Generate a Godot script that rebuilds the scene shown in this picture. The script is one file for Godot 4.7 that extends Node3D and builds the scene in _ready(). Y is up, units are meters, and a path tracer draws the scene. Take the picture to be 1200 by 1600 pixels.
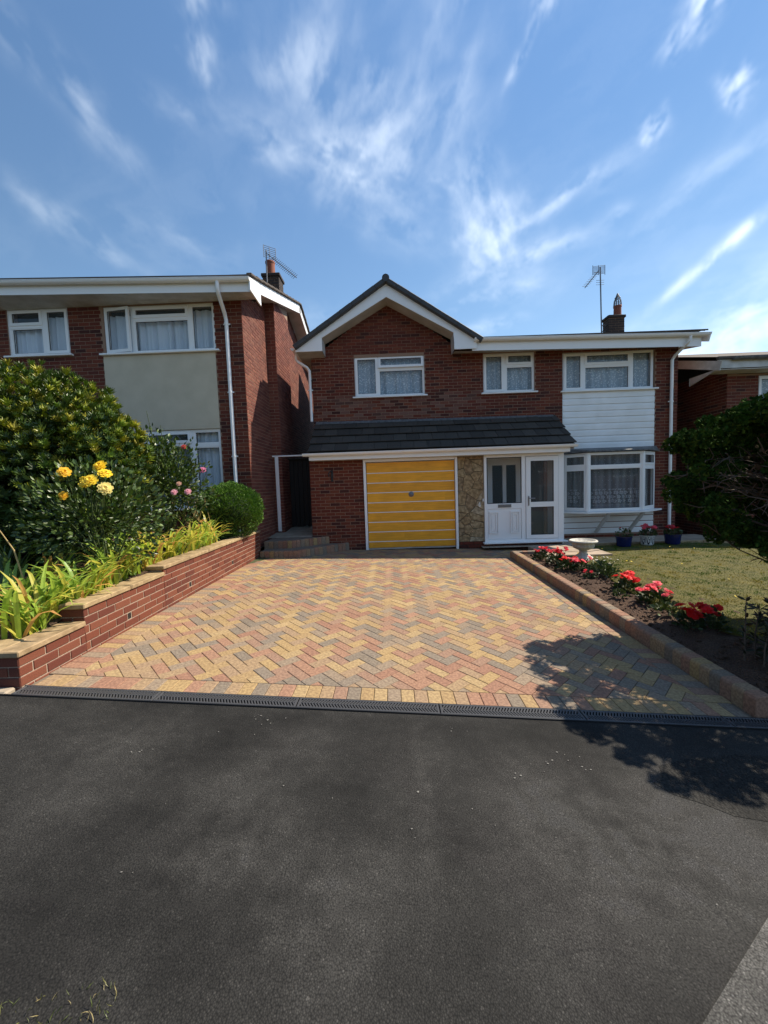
extends Node3D
# A brick house behind a block-paved driveway, built in metres: x right along the street, y up, the street front faces +z.

class MB:
	var v := PackedVector3Array()
	var n := PackedVector3Array()
	var t := PackedVector2Array()
	func vert(p: Vector3, nn: Vector3, u: Vector2) -> void:
		v.append(p); n.append(nn); t.append(u)
	func q(a: Vector3, b: Vector3, c: Vector3, d: Vector3) -> void:   # counter-clockwise as seen from outside
		var m: Vector3 = (c - a).cross(d - b).normalized()
		vert(a, m, Vector2(0, 1)); vert(c, m, Vector2(1, 0)); vert(b, m, Vector2(1, 1))
		vert(a, m, Vector2(0, 1)); vert(d, m, Vector2(0, 0)); vert(c, m, Vector2(1, 0))
	func tri(a: Vector3, b: Vector3, c: Vector3) -> void:
		var m: Vector3 = (b - a).cross(c - a).normalized()
		vert(a, m, Vector2(0, 1)); vert(c, m, Vector2(1, 0)); vert(b, m, Vector2(1, 1))
	func qo(a: Vector3, b: Vector3, c: Vector3, d: Vector3, o: Vector3) -> void:
		if (c - a).cross(d - b).dot((a + b + c + d) * 0.25 - o) < 0.0: q(a, d, c, b)
		else: q(a, b, c, d)
	func trio(a: Vector3, b: Vector3, c: Vector3, o: Vector3) -> void:
		if (b - a).cross(c - a).dot((a + b + c) / 3.0 - o) < 0.0: tri(a, c, b)
		else: tri(a, b, c)
	func box(c: Vector3, s: Vector3, bas := Basis.IDENTITY) -> void:
		var h := s * 0.5
		for a in 3:
			for sg in [-1.0, 1.0]:
				var p := []
				for k in [[-1.0, -1.0], [1.0, -1.0], [1.0, 1.0], [-1.0, 1.0]]:
					var w := Vector3.ZERO
					w[a] = sg * h[a]; w[(a + 1) % 3] = k[0] * h[(a + 1) % 3]; w[(a + 2) % 3] = k[1] * h[(a + 2) % 3]
					p.append(c + bas * w)
				qo(p[0], p[1], p[2], p[3], c)
	func span(lo: Vector3, hi: Vector3) -> void:
		box((lo + hi) * 0.5, (hi - lo).abs())
	func bbox(c: Vector3, s: Vector3, b: float, bas := Basis.IDENTITY) -> void:   # all edges chamfered
		var h := s * 0.5
		var P := func(sg: Vector3, a: int) -> Vector3:
			var w := Vector3(sg.x * (h.x - b), sg.y * (h.y - b), sg.z * (h.z - b))
			w[a] = sg[a] * h[a]
			return c + bas * w
		for a in 3:
			var e := (a + 1) % 3
			var f := (a + 2) % 3
			for sg in [-1.0, 1.0]:
				var k := []
				for m in [[-1.0, -1.0], [1.0, -1.0], [1.0, 1.0], [-1.0, 1.0]]:
					var w := Vector3.ZERO
					w[a] = sg; w[e] = m[0]; w[f] = m[1]
					k.append(P.call(w, a))
				qo(k[0], k[1], k[2], k[3], c)
				for s2 in [-1.0, 1.0]:
					var w1 := Vector3.ZERO
					w1[a] = sg; w1[e] = s2; w1[f] = -1.0
					var w2 := w1
					w2[f] = 1.0
					qo(P.call(w1, a), P.call(w2, a), P.call(w2, e), P.call(w1, e), c)
		for x in [-1.0, 1.0]:
			for y in [-1.0, 1.0]:
				for z in [-1.0, 1.0]:
					var w := Vector3(x, y, z)
					trio(P.call(w, 0), P.call(w, 1), P.call(w, 2), c)
	func tube(path: Array, rad: Array, k := 8, caps := true) -> void:
		var rings := []
		var up := Vector3(0.013, 1, 0.017)
		for i in path.size():
			var d: Vector3 = (path[mini(i + 1, path.size() - 1)] - path[maxi(i - 1, 0)]).normalized()
			if absf(d.dot(up)) > 0.95 * up.length(): up = Vector3(1, 0.02, 0.01) if absf(d.x) < 0.8 else Vector3(0.01, 0.02, 1)
			var s := d.cross(up).normalized()
			var w := s.cross(d).normalized()
			up = w
			var r: float = rad[mini(i, rad.size() - 1)]
			var ring := []
			for j in k:
				var a := TAU * j / k
				var o := s * cos(a) + w * sin(a)
				ring.append([path[i] + o * r, o])
			rings.append(ring)
		for i in path.size() - 1:
			for j in k:
				var j2 := (j + 1) % k
				var A = rings[i][j]; var B = rings[i][j2]; var C = rings[i + 1][j2]; var D = rings[i + 1][j]
				for p in [A, B, C, A, C, D]:
					vert(p[0], p[1], Vector2(float(j) / k, float(i)))
		if caps:
			for e in [0, path.size() - 1]:
				var s2: Vector3 = path[e] * 2.0 - path[1 if e == 0 else e - 1]
				for j in k:
					trio(path[e], rings[e][j][0], rings[e][(j + 1) % k][0], path[e] * 2.0 - s2)
	func lathe(c: Vector3, prof: Array, k := 24) -> void:   # profile of Vector2(radius, height), bottom to top on the outside
		var nr := []
		for i in prof.size():
			var d: Vector2 = prof[mini(i + 1, prof.size() - 1)] - prof[maxi(i - 1, 0)]
			nr.append(Vector2(d.y, -d.x).normalized())
		for i in prof.size() - 1:
			for j in k:
				var q4 := []
				for m in [[i, j], [i, j + 1], [i + 1, j + 1], [i + 1, j]]:
					var a: float = TAU * m[1] / k
					var p: Vector2 = prof[m[0]]
					var nn: Vector2 = nr[m[0]]
					q4.append([c + Vector3(sin(a) * p.x, p.y, cos(a) * p.x), Vector3(sin(a) * nn.x, nn.y, cos(a) * nn.x), Vector2(float(m[1]) / k, 1.0 - float(m[0]) / (prof.size() - 1))])
				for x in [0, 2, 1, 0, 3, 2]:
					vert(q4[x][0], q4[x][1], q4[x][2])
	func prism(poly: PackedVector2Array, z0: float, z1: float, bev := 0.0) -> void:   # convex or simple polygon in x, y; front face at z1
		var pl := poly
		if Geometry2D.is_polygon_clockwise(pl):
			pl.reverse()
		var fr := pl
		if bev > 0.0:
			var sh := Geometry2D.offset_polygon(pl, -bev)
			if sh.size() == 1 and sh[0].size() == pl.size():
				var best := PackedVector2Array()
				for p in pl:
					var bp: Vector2 = sh[0][0]
					for s in sh[0]:
						if s.distance_squared_to(p) < bp.distance_squared_to(p): bp = s
					best.append(bp)
				fr = best
		var ix := Geometry2D.triangulate_polygon(fr)
		for i in range(0, ix.size(), 3):
			var a := fr[ix[i]]; var b := fr[ix[i + 1]]; var c := fr[ix[i + 2]]
			if (b - a).cross(c - a) < 0.0:
				var w := b
				b = c; c = w
			tri(Vector3(a.x, a.y, z1), Vector3(b.x, b.y, z1), Vector3(c.x, c.y, z1))
		var zb := z1 - bev if bev > 0.0 else z1
		for i in pl.size():
			var j := (i + 1) % pl.size()
			q(Vector3(pl[i].x, pl[i].y, z0), Vector3(pl[j].x, pl[j].y, z0), Vector3(pl[j].x, pl[j].y, zb), Vector3(pl[i].x, pl[i].y, zb))
			if bev > 0.0:
				q(Vector3(pl[i].x, pl[i].y, zb), Vector3(pl[j].x, pl[j].y, zb), Vector3(fr[j].x, fr[j].y, z1), Vector3(fr[i].x, fr[i].y, z1))
	func slab(x0: float, x1: float, y0: float, y1: float, z0: float, z1: float, holes: Array) -> void:   # upright sheet with rectangular openings [x0, y0, x1, y1]
		var xs := [x0, x1]
		var ys := [y0, y1]
		for h in holes:
			for x in [h[0], h[2]]:
				if x > x0 + 1e-4 and x < x1 - 1e-4 and not xs.has(x): xs.append(x)
			for y in [h[1], h[3]]:
				if y > y0 + 1e-4 and y < y1 - 1e-4 and not ys.has(y): ys.append(y)
		xs.sort(); ys.sort()
		var solid := func(i: int, j: int) -> bool:
			if i < 0 or j < 0 or i >= xs.size() - 1 or j >= ys.size() - 1: return false
			var cx: float = (xs[i] + xs[i + 1]) * 0.5
			var cy: float = (ys[j] + ys[j + 1]) * 0.5
			for h in holes:
				if cx > h[0] and cx < h[2] and cy > h[1] and cy < h[3]: return false
			return true
		for i in xs.size() - 1:
			for j in ys.size() - 1:
				if not solid.call(i, j): continue
				var a: float = xs[i]; var b: float = xs[i + 1]; var c: float = ys[j]; var d: float = ys[j + 1]
				q(Vector3(a, c, z1), Vector3(b, c, z1), Vector3(b, d, z1), Vector3(a, d, z1))
				q(Vector3(b, c, z0), Vector3(a, c, z0), Vector3(a, d, z0), Vector3(b, d, z0))
				if not solid.call(i - 1, j): q(Vector3(a, c, z0), Vector3(a, c, z1), Vector3(a, d, z1), Vector3(a, d, z0))
				if not solid.call(i + 1, j): q(Vector3(b, c, z1), Vector3(b, c, z0), Vector3(b, d, z0), Vector3(b, d, z1))
				if not solid.call(i, j - 1): q(Vector3(a, c, z0), Vector3(b, c, z0), Vector3(b, c, z1), Vector3(a, c, z1))
				if not solid.call(i, j + 1): q(Vector3(a, d, z1), Vector3(b, d, z1), Vector3(b, d, z0), Vector3(a, d, z0))
	func done() -> ArrayMesh:
		var arr := []
		arr.resize(Mesh.ARRAY_MAX)
		arr[Mesh.ARRAY_VERTEX] = v; arr[Mesh.ARRAY_NORMAL] = n; arr[Mesh.ARRAY_TEX_UV] = t
		var m := ArrayMesh.new()
		if v.size(): m.add_surface_from_arrays(Mesh.PRIMITIVE_TRIANGLES, arr)
		return m

var rng := RandomNumberGenerator.new()
var M := {}
var mesh_cache := {}
var taken := {}
var bloom := Rect2()   # where salts have whitened the brickwork, in wall metres

# ---------------------------------------------------------------- small helpers
func R(a: float, b: float) -> float: return rng.randf_range(a, b)
func lin(r: float, g: float, b: float) -> Color: return Color(r, g, b).linear_to_srgb()

func numbered(called: String) -> String:
	var k: int = taken.get(called, 0)
	taken[called] = k + 1
	return called if k == 0 else "%s_%03d" % [called, k]

func origin_of(o: Node) -> Vector3:
	return o.get_meta("o", Vector3.ZERO) if o != self else Vector3.ZERO

func put(parent: Node, called: String, mesh: Mesh, m: Material, at := Vector3.ZERO, bas := Basis.IDENTITY) -> MeshInstance3D:
	var o := MeshInstance3D.new()
	var key := "%d/%s" % [parent.get_instance_id(), called]
	if parent == self: o.name = numbered(called)
	else:
		var k: int = taken.get(key, 0)
		taken[key] = k + 1
		o.name = called if k == 0 else "%s_%03d" % [called, k]
	o.mesh = mesh
	o.material_override = m
	o.transform = Transform3D(bas, at - origin_of(parent))
	o.set_meta("o", at)
	parent.add_child(o, true)
	return o

func thing(called: String, label: String, category: String, at := Vector3.ZERO, group := "") -> Node3D:
	var o := Node3D.new()
	o.name = numbered(called)
	o.position = at
	o.set_meta("o", at)
	add_child(o, true)
	tag(o, label, category, group)
	return o

func tag(o: Node, label: String, category: String, group := "") -> void:
	o.set_meta("label", label); o.set_meta("category", category)
	if group: o.set_meta("group", group)

func struct(called: String, mesh: Mesh, m: Material, label: String, category: String) -> MeshInstance3D:
	var o := put(self, called, mesh, m)
	o.set_meta("kind", "structure"); tag(o, label, category)
	return o

func scatter(parent: Node, called: String, mesh: Mesh, m: Material, xf: Array, cols: Array) -> MultiMeshInstance3D:
	var mm := MultiMesh.new()
	mm.transform_format = MultiMesh.TRANSFORM_3D
	mm.use_colors = true
	mm.mesh = mesh
	mm.instance_count = xf.size()
	for i in xf.size():
		mm.set_instance_transform(i, xf[i])
		mm.set_instance_color(i, cols[i % cols.size()])
	var o := MultiMeshInstance3D.new()
	if parent == self: o.name = numbered(called)
	else:
		var key := "%d/%s" % [parent.get_instance_id(), called]
		var k: int = taken.get(key, 0)
		taken[key] = k + 1
		o.name = called if k == 0 else "%s_%03d" % [called, k]
	o.multimesh = mm
	o.material_override = m
	o.position = -origin_of(parent)
	o.set_meta("kind", "stuff")
	parent.add_child(o, true)
	return o

func noise_tex(sd: int, freq: float, lo: Color, hi: Color, size := 256, oct := 4, type := FastNoiseLite.TYPE_SIMPLEX_SMOOTH, mid: Variant = null) -> NoiseTexture2D:
	var f := FastNoiseLite.new()
	f.seed = sd; f.frequency = freq; f.fractal_octaves = oct; f.noise_type = type
	if oct <= 1: f.fractal_type = FastNoiseLite.FRACTAL_NONE
	var g := Gradient.new()
	g.set_color(0, lo); g.set_color(1, hi)
	if mid != null: g.add_point(0.5, mid)
	var t := NoiseTexture2D.new()
	t.width = size; t.height = size; t.seamless = true; t.noise = f; t.color_ramp = g
	return t

func mat(c: Color, rough := 0.8, tex: Texture2D = null, scale := 1.0, bump: Texture2D = null, bump_cm := 0.0, world := true) -> StandardMaterial3D:
	var m := StandardMaterial3D.new()
	m.albedo_color = c; m.roughness = rough
	if tex: m.albedo_texture = tex
	if tex or bump:
		m.uv1_triplanar = true; m.uv1_world_triplanar = world; m.uv1_scale = Vector3.ONE * scale
	if bump:
		m.heightmap_enabled = true; m.heightmap_texture = bump; m.heightmap_scale = bump_cm
	return m

func tinted(tex: Texture2D, scale: float, rough := 0.85, bump: Texture2D = null, bump_cm := 0.0) -> StandardMaterial3D:   # colour comes from each copy
	var m := mat(Color.WHITE, rough, tex, scale, bump, bump_cm)
	m.vertex_color_use_as_albedo = true
	return m

# ---------------------------------------------------------------- shared piece makers
func block_mesh(l: float, h: float, d: float, b: float) -> ArrayMesh:   # a brick or paver: front face +z with chamfered arrises, open at the back
	var key := "k%d_%d_%d_%d" % [roundi(l * 1000), roundi(h * 1000), roundi(d * 1000), roundi(b * 10000)]
	if mesh_cache.has(key): return mesh_cache[key]
	var m := MB.new()
	var x := l * 0.5
	var y := h * 0.5
	var o := [Vector3(-x, -y, -b), Vector3(x, -y, -b), Vector3(x, y, -b), Vector3(-x, y, -b)]
	var i := [Vector3(-x + b, -y + b, 0), Vector3(x - b, -y + b, 0), Vector3(x - b, y - b, 0), Vector3(-x + b, y - b, 0)]
	m.q(i[0], i[1], i[2], i[3])
	for k in 4:
		var k2 := (k + 1) % 4
		m.q(o[k], o[k2], i[k2], i[k])
		m.q(o[k] - Vector3(0, 0, d - b), o[k2] - Vector3(0, 0, d - b), o[k2], o[k])
	mesh_cache[key] = m.done()
	return mesh_cache[key]

# Brickwork on the plane through org, running along ax and facing nrm: a mortar sheet with openings, and stretcher-bond bricks on it.
# holes: [x0, y0, x1, y1] of openings; span_at: how far the wall reaches at a height; singles: how many bricks become parts, nearest rule given by pick.
func brick_wall(house: Node, called: String, org: Vector3, ax: Vector3, nrm: Vector3, w: float, h: float, holes: Array, body_holes: Array, thick: float, mats: Array, cols: Array, singles: int, pick: Callable, y_from := 0.0, mortar_mat: Material = null) -> MeshInstance3D:
	var bas := Basis(ax, Vector3.UP, nrm)
	var m := MB.new()
	m.slab(0.012, w - 0.012, y_from, h, -thick, -0.006, body_holes)
	var wall := put(house, called, m.done(), mortar_mat if mortar_mat else M.mortar, org, bas)
	wall.set_meta("o", Vector3.ZERO)
	lay(wall, org, bas, w, y_from, h, holes, func(_y): return Vector2(0, w), mats, cols, singles, pick)
	return wall

func lay(wall: MeshInstance3D, org: Vector3, bas: Basis, w: float, y0: float, y1: float, holes: Array, span_at: Callable, mats: Array, cols: Array, singles: int, pick: Callable, only_above := -99.0) -> void:
	var xf := []
	var tint := []
	var inv := wall.transform.affine_inverse()
	var used := 0
	var base: Vector3 = wall.get_parent().get_meta("o", Vector3.ZERO)
	for r in range(floori(y0 / 0.075), ceili(y1 / 0.075)):
		var yc := r * 0.075 + 0.0375
		if yc - 0.02 < y0 or yc + 0.02 > y1: continue
		var yt := minf(yc + 0.0325, y1)
		var yb := maxf(yc - 0.0325, y0)
		var sp: Vector2 = span_at.call(yc)
		var iv := [[sp.x, sp.y]]
		for k in holes:
			if k[1] > yc + 0.005 or k[3] < yc - 0.005: continue
			var nx := []
			for s in iv:
				if k[2] <= s[0] or k[0] >= s[1]: nx.append(s)
				else:
					if k[0] > s[0]: nx.append([s[0], k[0]])
					if k[2] < s[1]: nx.append([k[2], s[1]])
			iv = nx
		for s in iv:
			var x := floorf(s[0] / 0.225) * 0.225 - (0.1125 if r % 2 else 0.0)
			while x < s[1]:
				var a := maxf(x + 0.005, s[0] + 0.001)
				var b := minf(x + 0.22, s[1] - 0.001)
				x += 0.225
				if b - a < 0.025: continue
				var ln := b - a
				var at: Vector3 = org + bas * Vector3((a + b) * 0.5, (yb + yt) * 0.5, R(-0.002, 0.0015))
				var c: int = rng.randi() % cols.size()
				if used < singles and pick.call((a + b) * 0.5, yc):
					used += 1
					var l2 := snappedf(ln, 0.005)
					var o := MeshInstance3D.new()
					o.name = "brick" if used == 1 else "brick_%03d" % (used - 1)
					o.mesh = block_mesh(l2, yt - yb, 0.02, 0.003)
					o.material_override = mats[c]
					o.transform = inv * Transform3D(bas * Basis(Vector3.BACK, R(-0.004, 0.004)), at - base)
					wall.add_child(o, true)
				else:
					xf.append(inv * Transform3D(bas * Basis.from_scale(Vector3(ln / 0.215, (yt - yb) / 0.065, 1)), at - base))
					var tn: Color = cols[c] * R(0.82, 1.15)
					if bloom.has_area() and bloom.has_point(Vector2((a + b) * 0.5, yc)) and rng.randf() < 0.55:
						tn = tn.lerp(Color(0.27, 0.15, 0.11), R(0.15, 0.75))
					tint.append(tn)
	if xf.size():
		var mm := scatter(wall, "bricks", block_mesh(0.215, 0.065, 0.02, 0.003), M.brick_tint, xf, [Color.WHITE])
		mm.position = Vector3.ZERO
		for i in xf.size():
			mm.multimesh.set_instance_color(i, tint[i])

# A framed window in the x, y plane at depth z (outer face of the frame): outer rectangle and the panes inside it, [x0, y0, x1, y1, sash?]
func window(house: Node, r: Array, panes: Array, z: float, m: Material, opts := {}) -> MeshInstance3D:
	var holes := []
	for p in panes: holes.append([p[0], p[1], p[2], p[3]])
	var f := MB.new()
	f.slab(r[0], r[2], r[1], r[3], z - 0.07, z, holes)
	var fr := put(house, opts.get("called", "window"), f.done(), m)
	fr.set_meta("o", Vector3.ZERO)
	fr.position = -origin_of(house)
	for p in panes:
		var open: float = p[5] if p.size() > 5 else 0.0
		var side: String = p[6] if p.size() > 6 else "top"
		var piv := Vector3(p[0], p[3], z) if side == "top" else Vector3(p[0], p[1], z)
		var turn := Basis(Vector3.RIGHT, -open) if side == "top" else Basis(Vector3.UP, -open)
		var s := 0.045 if p.size() > 4 and p[4] else 0.018
		var out := 0.016 if p.size() > 4 and p[4] else -0.008
		var e := 0.012 if p.size() > 4 and p[4] else 0.0
		if open > 0.0: piv.z += 0.016
		var sm := MB.new()
		sm.slab(p[0] - e - piv.x, p[2] + e - piv.x, p[1] - e - piv.y, p[3] + e - piv.y, z + out - 0.045 - piv.z, z + out - piv.z, [[p[0] + s - piv.x, p[1] + s - piv.y, p[2] - s - piv.x, p[3] - s - piv.y]])
		put(fr, "sash" if p.size() > 4 and p[4] else "glazing_bead", sm.done(), m, piv, turn)
		var g := MB.new()
		var lo := Vector3(p[0] + s, p[1] + s, z + out - 0.022) - piv
		var hi := Vector3(p[2] - s, p[3] - s, z + out - 0.022) - piv
		g.q(lo, Vector3(hi.x, lo.y, lo.z), hi, Vector3(lo.x, hi.y, lo.z))
		put(fr, "pane", g.done(), M.glass, piv, turn)
		var k := MB.new()
		k.slab(lo.x - 0.006, hi.x + 0.006, lo.y - 0.006, hi.y + 0.006, lo.z - 0.002, lo.z + 0.008, [[lo.x + 0.008, lo.y + 0.008, hi.x - 0.008, hi.y - 0.008]])
		put(fr, "gasket", k.done(), M.gasket, piv, turn)
	if opts.get("sill", true):
		var sl := MB.new()
		sl.bbox(Vector3((r[0] + r[2]) * 0.5, r[1] - 0.018, z + 0.035), Vector3(r[2] - r[0] + opts.get("ears", 0.12), 0.036, 0.15), 0.006)
		put(fr, "sill", sl.done(), m)
	return fr

func curtain(parent: Node, called: String, x0: float, x1: float, y0: float, y1: float, z: float, m: Material, folds: float, deep := 0.055, per_v := 0.72) -> void:
	var bas := Basis.IDENTITY
	var at := Vector3.ZERO
	var c := MB.new()
	var nx := maxi(8, int((x1 - x0) * 70))
	var sd := R(0, 9)
	var zz := func(x: float, y: float) -> float:
		var k := 0.6 + 0.4 * (y1 - y) / (y1 - y0)
		return z + deep * k * (sin(x * folds + sd) * 0.6 + sin(x * folds * 1.73 + sd * 2.0 + sin(y * 0.8) * 0.4) * 0.4)
	var ny := 4
	var per := 0.72
	for i in nx:
		for j in ny:
			var xa := lerpf(x0, x1, float(i) / nx)
			var xb := lerpf(x0, x1, float(i + 1) / nx)
			var ya := lerpf(y0, y1, float(j) / ny)
			var yb := lerpf(y0, y1, float(j + 1) / ny)
			var p := [Vector3(xa, ya, zz.call(xa, ya)), Vector3(xb, ya, zz.call(xb, ya)), Vector3(xb, yb, zz.call(xb, yb)), Vector3(xa, yb, zz.call(xa, yb))]
			var nn := []
			for w in p:
				var dx: float = (zz.call(w.x + 0.004, w.y) - zz.call(w.x - 0.004, w.y)) / 0.008
				nn.append(Vector3(-dx, 0, 1).normalized())
			for k in [0, 2, 1, 0, 3, 2]:
				c.vert(p[k], nn[k], Vector2(p[k].x / per, (y1 - p[k].y) / per_v))
	put(parent, called, c.done(), m, at, bas)

func gutter(parent: Node, called: String, a: Vector3, b: Vector3, m: Material, r := 0.056, clips := 0.9) -> MeshInstance3D:   # half-round gutter along a..b, with joint clips
	var g := MB.new()
	var d := (b - a).normalized()
	var s := d.cross(Vector3.UP).normalized()
	var k := 8
	for i in k:
		var t0 := PI + PI * i / k
		var t1 := PI + PI * (i + 1) / k
		var o0 := s * cos(t0) * r + Vector3.UP * sin(t0) * r
		var o1 := s * cos(t1) * r + Vector3.UP * sin(t1) * r
		g.qo(a + o0, b + o0, b + o1, a + o1, (a + b) * 0.5)
		g.qo(a + o0 * 0.93, b + o0 * 0.93, b + o1 * 0.93, a + o1 * 0.93, (a + b) * 0.5 + (o0 + o1) * 4.0)
		for e in [a, b]:
			g.trio(e, e + o0, e + o1, (a + b) * 0.5)
	for sg in [-1.0, 1.0]:
		g.box((a + b) * 0.5 + s * sg * r, Vector3(0.012, 0.012, (b - a).length()), Basis(s, d.cross(s), d))
	var o := put(parent, called, g.done(), m)
	o.position = -origin_of(parent)
	o.set_meta("o", Vector3.ZERO)
	var n := int((b - a).length() / clips)
	for i in n:
		var c := a.lerp(b, (i + 0.5) / n)
		var cm := MB.new()
		var pts := []
		for j in 9:
			var t := PI + PI * j / 8
			pts.append(c + s * cos(t) * (r + 0.004) + Vector3.UP * sin(t) * (r + 0.004))
		for j in 8:
			for w in [-0.5, 0.5]:
				pass
			var w0 := d * 0.03
			cm.qo(pts[j] - w0, pts[j] + w0, pts[j + 1] + w0, pts[j + 1] - w0, c)
		put(o, "joint_clip", cm.done(), m)
	return o

func voronoi(rect: Rect2, n: int, gap: float, warp := 1.0) -> Array:   # irregular stones that fill a rectangle
	var pts := []
	var tries := 0
	while pts.size() < n and tries < 4000:
		tries += 1
		var p := Vector2(R(rect.position.x, rect.end.x), R(rect.position.y, rect.end.y))
		var ok := true
		for k in pts:
			if ((k - p) * Vector2(1, warp)).length() < sqrt(rect.get_area() / n) * 0.72: ok = false
		if ok: pts.append(p)
	var out := []
	for p in pts:
		var poly := PackedVector2Array([rect.position, Vector2(rect.end.x, rect.position.y), rect.end, Vector2(rect.position.x, rect.end.y)])
		for k in pts:
			if k == p: continue
			var mid: Vector2 = (p + k) * 0.5
			var d: Vector2 = (k - p).normalized()
			var t := Vector2(-d.y, d.x) * 20.0
			var half := PackedVector2Array([mid + t, mid - t, mid - t - d * 40.0, mid + t - d * 40.0])
			var res := Geometry2D.intersect_polygons(poly, half)
			if res.size(): poly = res[0]
		var sh := Geometry2D.offset_polygon(poly, -gap)
		if sh.size(): out.append(sh[0])
	return out

# ---------------------------------------------------------------- plants
func leaf_mesh(w := 0.4, fold := 0.12, bend := 0.15) -> ArrayMesh:   # one leaf of length 1 along +y, folded at its midrib
	var m := MB.new()
	var p := [Vector3(0, 0, 0), Vector3(0, 0.5, -fold), Vector3(0, 1, -bend)]
	for sg in [-1.0, 1.0]:
		var a := Vector3(sg * w * 0.42, 0.3, 0)
		var b := Vector3(sg * w * 0.40, 0.66, -bend * 0.35)
		for f in [[p[0], a, p[1]], [p[1], a, b], [p[1], b, p[2]]]:
			if sg < 0: m.tri(f[0], f[2], f[1])
			else: m.tri(f[0], f[1], f[2])
	return m.done()

func rosette_mesh(nl: int, w: float, spread: float, tiers := 1) -> ArrayMesh:   # a shoot tip: leaves fanned round a stem along +y
	var m := MB.new()
	for t in tiers:
		for i in nl:
			var a := TAU * (i + 0.5 * t + R(-0.2, 0.2)) / nl
			var tilt := spread * R(0.75, 1.25) * (1.0 + 0.25 * t)
			var b := Basis(Vector3.UP, a) * Basis(Vector3.RIGHT, tilt) * Basis(Vector3.UP, PI)
			var s := R(0.8, 1.15)
			var o := Vector3(0, -0.32 * t, 0)
			var p := [Vector3.ZERO, Vector3(0, 0.5, -0.06), Vector3(0, 1, -0.02)]
			for sg in [-1.0, 1.0]:
				var q0 := Vector3(sg * w * 0.45, 0.42, 0.03)
				for f in [[p[0], q0, p[1]], [p[1], q0, p[2]]]:
					var g := [o + b * f[0] * s, o + b * f[1] * s, o + b * f[2] * s]
					if sg < 0: m.tri(g[0], g[2], g[1])
					else: m.tri(g[0], g[1], g[2])
	return m.done()

func lookat(d: Vector3, roll := 0.0) -> Basis:   # basis whose +y runs along d
	var y := d.normalized()
	var x := y.cross(Vector3(0.13, 0.2, 1.0)).normalized()
	return Basis(x, y, x.cross(y)) * Basis(Vector3.UP, roll)

func sphere_dir() -> Vector3:
	var z := R(-1, 1)
	var a := R(0, TAU)
	return Vector3(sqrt(1 - z * z) * cos(a), z, sqrt(1 - z * z) * sin(a))

func strap(m: MB, base: Vector3, dir: float, ln: float, w: float, lean: float, droop: float) -> void:   # an arching blade
	var h := Vector3(cos(dir), 0, sin(dir))
	var s := Vector3(-sin(dir), 0, cos(dir))
	var pa := base
	var n := 5
	var prev := []
	for i in n + 1:
		var t := float(i) / n
		var ww := w * (0.7 + 0.6 * t) * (1.0 - pow(t, 3.0)) + 0.001
		var cur := [pa - s * ww, pa + Vector3.UP * -0.3 * ww, pa + s * ww]
		if i > 0:
			m.q(prev[0], prev[1], cur[1], cur[0])
			m.q(prev[1], prev[2], cur[2], cur[1])
		prev = cur
		var ang := lean + droop * t * t
		pa += (h * sin(ang) + Vector3.UP * cos(ang)) * ln / n

func strap_clump(called: String, label: String, at: Vector3, n: int, ln: float, w: float, mats: Array, category: String, group: String, droop := 2.0, lean := 0.36) -> void:
	var o := thing(called, label, category, at, group)
	for k in mats.size():
		var m := MB.new()
		for i in maxi(3, int(n * mats[k][1])):
			var b := at + Vector3(R(-0.1, 0.1), 0, R(-0.1, 0.1))
			strap(m, b, R(0, TAU), ln * R(0.6, 1.15), w * R(0.75, 1.2), lean * R(0.2, 1.9), droop * R(0.5, 1.25))
		var p := put(o, mats[k][2], m.done(), mats[k][0])
		p.set_meta("kind", "stuff")

func flower_mesh(petals: int, rings: int, cup: float) -> ArrayMesh:   # bloom of radius 1 facing +y
	var m := MB.new()
	for r in rings:
		var rad := 1.0 - 0.75 * float(r) / rings
		for i in petals:
			var a := TAU * (i + 0.5 * (r % 2)) / petals + R(-0.15, 0.15)
			var b := Basis(Vector3.UP, a)
			var rise := cup * (0.25 + 0.75 * float(r) / maxi(1, rings)) + R(-0.08, 0.08)
			var w := rad * 2.6 / petals
			var p0 := Vector3(0, 0.1 * r, 0.05)
			var p1 := Vector3(-w, rise * 0.55 + 0.06 * r, rad * 0.6)
			var p2 := Vector3(w, rise * 0.55 + 0.06 * r, rad * 0.6)
			var p3 := Vector3(-w * 0.6, rise * 0.75 + R(-0.05, 0.05), rad)
			var p4 := Vector3(w * 0.6, rise * 0.75 + R(-0.05, 0.05), rad)
			m.tri(b * p0, b * p2, b * p1)
			m.q(b * p1, b * p2, b * p4, b * p3)
	return m.done()

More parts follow.
